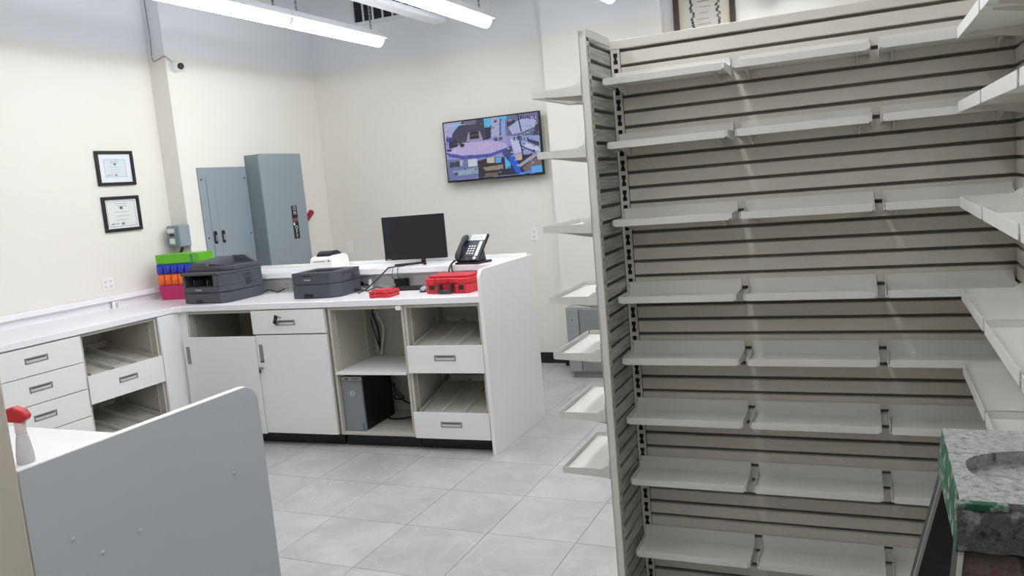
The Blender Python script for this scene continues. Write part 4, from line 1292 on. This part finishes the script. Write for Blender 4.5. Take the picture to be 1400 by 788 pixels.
# trays on the outer side of the left wing (front towards -x)
firstw = None
for r, z in enumerate([1.962, 1.765, 1.518, 1.277, 1.084, 0.876, 0.678]):
    lab = '%s shelf tray sticking out left of the slatwall edge' % ('lowest' if r == 6 else ORD[r])
    loc = G(-0.026, 0.128, z)
    if firstw is None:
        firstw = make_shelf(lab, 0.396, 0.174, 'shelf trays on the outer side of the wing')
        firstw.location = loc; firstw.rotation_euler = (0, 0, GR - math.pi / 2)
    else:
        dup(firstw, loc, GR - math.pi / 2, lab)
# trays on the right wing
firstr = None
posn = ['far', 'middle', 'near']
for r, z in enumerate([1.99, 1.789, 1.523, 1.256, 1.036, 0.829, 0.608]):
    for c in range(3):
        lab = '%s shelf tray in the %s row at the right picture edge' % (posn[c], ORD[r])
        loc = G(RXW - 0.002, -0.166 - c * 0.497, z)
        if firstr is None:
            firstr = make_shelf(lab, 0.482, 0.16, 'shelf trays on the right wing', 0.03)
            firstr.location = loc; firstr.rotation_euler = (0, 0, GR - math.pi / 2)
        else:
            dup(firstr, loc, GR - math.pi / 2, lab)

# ------------------------------------------------------------------ paint-splattered stepladder
t = thing('stepladder', 'paint-splattered stepladder with green plastic cap at the right picture edge', 'ladder', (0.0, 0.0, 0.0))
ZL = 1.35
CX0, CX1, CY0, CY1 = 0.062, 0.40, 0.80, 1.012
cx, cy = 0.238, 0.892
# cap built as a ring of faces round an oval recess
cap = MB()
n = 48
outer, inner = [], []
for k in range(n):
    a = 2 * math.pi * k / n
    ca, sa = math.cos(a), math.sin(a)
    inner.append((cx + 0.163 * (abs(ca) ** 0.8) * (1 if ca > 0 else -1), cy + 0.064 * (abs(sa) ** 0.8) * (1 if sa > 0 else -1)))
    # outer point: ray to the rectangle
    ex = (CX1 - cx) if ca > 0 else (cx - CX0)
    ey = (CY1 - cy) if sa > 0 else (cy - CY0)
    s = min(ex / abs(ca) if abs(ca) > 1e-6 else 9, ey / abs(sa) if abs(sa) > 1e-6 else 9)
    outer.append((cx + ca * s, cy + sa * s))
# put exact corners in
for (qx, qy) in ((CX0, CY0), (CX1, CY0), (CX0, CY1), (CX1, CY1)):
    j = min(range(n), key=lambda i: (outer[i][0] - qx) ** 2 + (outer[i][1] - qy) ** 2)
    outer[j] = (qx, qy)
vs = [(x, y, ZL) for x, y in outer] + [(x, y, ZL) for x, y in inner] + [(x, y, ZL - 0.014) for x, y in inner]
fs = []
for k in range(n):
    k2 = (k + 1) % n
    fs.append((k, k2, n + k2, n + k))
    fs.append((n + k, n + k2, 2 * n + k2, 2 * n + k))
fs.append(tuple(range(2 * n, 3 * n)))
cap.m(0)._add(vs, fs)
cap.build('cap_top', CAPTOP, t)
sd = MB()
sd.m(0)._add([(CX0, CY0, ZL), (CX0, CY1, ZL), (CX0 - 0.006, CY1 + 0.004, ZL - 0.048), (CX0 - 0.004, CY0 - 0.004, ZL - 0.048)], [(0, 1, 2, 3)])
sd._add([(CX0, CY1, ZL), (CX1, CY1, ZL), (CX1 + 0.006, CY1 + 0.004, ZL - 0.048), (CX0 - 0.006, CY1 + 0.004, ZL - 0.048)], [(0, 1, 2, 3)])
sd._add([(CX1, CY1, ZL), (CX1, CY0, ZL), (CX1 + 0.006, CY0 - 0.004, ZL - 0.048), (CX1 + 0.006, CY1 + 0.004, ZL - 0.048)], [(0, 1, 2, 3)])
sd._add([(CX0 - 0.006, CY1 + 0.004, ZL - 0.048), (CX1 + 0.006, CY1 + 0.004, ZL - 0.048), (CX1 + 0.006, CY0 - 0.004, ZL - 0.048), (CX0 - 0.004, CY0 - 0.004, ZL - 0.048)], [(0, 1, 2, 3)])
sd.build('cap_sides', CAPSIDE, t)
fr = MB()
m_ = 40
vv, ff = [], []
rg = random.Random(2)
for j in range(7):
    for i in range(m_ + 1):
        f_ = i / m_
        z = ZL - 0.046 * j / 6
        bulge = 0.0 if j == 0 else 0.004 + 0.004 * rg.random()
        vv.append((CX0 - 0.003 + (CX1 + 0.006 - CX0) * f_, CY0 - bulge, z))
for j in range(6):
    for i in range(m_):
        a = j * (m_ + 1) + i
        ff.append((a, a + m_ + 1, a + m_ + 2, a + 1))
fr.smooth = True
fr._add(vv, ff)
fr.build('cap_front', CAPFRONT, t)
rim = MB()
for (xa_, xb_) in ((CX0 - 0.004, 0.10), (0.135, 0.19), (0.24, CX1 + 0.004)):
    rim.box(xa_, xb_, CY0 - 0.0075, CY0 + 0.001, ZL - 0.006, ZL + 0.0004)
rim.build('rim', CAPSIDE, t, bevel=0.001)['kind'] = 'stuff'
hl = MB()
for (x, y, r) in ((0.148, 0.985, 0.008), (0.166, 0.968, 0.008), (0.26, 0.985, 0.008)):
    hl.lathe([(r, 0), (r, 0.0006)], (x, y, ZL), 16)
hl.build('tool_holes', BLACK, t)
def rail(a, b, wx, wy, name='rail'):
    """channel rail from a (top) to b (foot): web facing outwards with two bright flange edges"""
    a, b = Vector(a), Vector(b)
    k = MB()
    def bar(o0, o1, p0, p1):
        k.hexa([b + Vector((o0, p0, 0)), b + Vector((o1, p0, 0)), b + Vector((o1, p1, 0)), b + Vector((o0, p1, 0)),
                a + Vector((o0, p0, 0)), a + Vector((o1, p0, 0)), a + Vector((o1, p1, 0)), a + Vector((o0, p1, 0))])
    k.m(0); bar(0, 0.003, 0.003, wy)
    k.m(1); bar(-0.001, 0.003, -0.001, 0.003)
    k.m(0); bar(0.003, wx, 0, 0.003)
    k.m(0); bar(0, wx, wy, wy + 0.003)
    return k.build(name, [RAILM, RAILE], t)
fa, fb = (0.062, 0.80, ZL - 0.046), (-0.12, 0.44, 0.0)
ra, rb = (0.060, 0.985, ZL - 0.046), (-0.20, 1.42, 0.0)
rail(fa, fb, 0.005, 0.05, 'front_rail')
rail((CX1 - 0.02, 0.80, ZL - 0.046), (0.50, 0.44, 0.0), 0.022, 0.05, 'front_rail')
rail(ra, rb, 0.04, 0.03, 'rear_rail')
rail((CX1 - 0.02, 0.985, ZL - 0.046), (0.36, 1.10, 0.0), 0.02, 0.03, 'rear_rail')
br = MB().hexa([(0.058, 0.786, ZL - 0.12), (0.40, 0.786, ZL - 0.12), (0.40, 0.80, ZL - 0.12), (0.058, 0.80, ZL - 0.12),
                (0.066, 0.806, ZL - 0.046), (0.392, 0.806, ZL - 0.046), (0.392, 0.82, ZL - 0.046), (0.066, 0.82, ZL - 0.046)])
br.build('brace_plate', BRACE, t)
for k in range(1, 4):
    s = k / 4.3
    x0, y0, z0 = (fa[i] + (fb[i] - fa[i]) * s for i in range(3))
    x1 = CX1 + (0.50 - CX1) * s
    MB().box(x0 + 0.003, x1, y0 + 0.002, y0 + 0.075, z0 - 0.012, z0 + 0.012).build('step', RAILM, t, bevel=0.003)
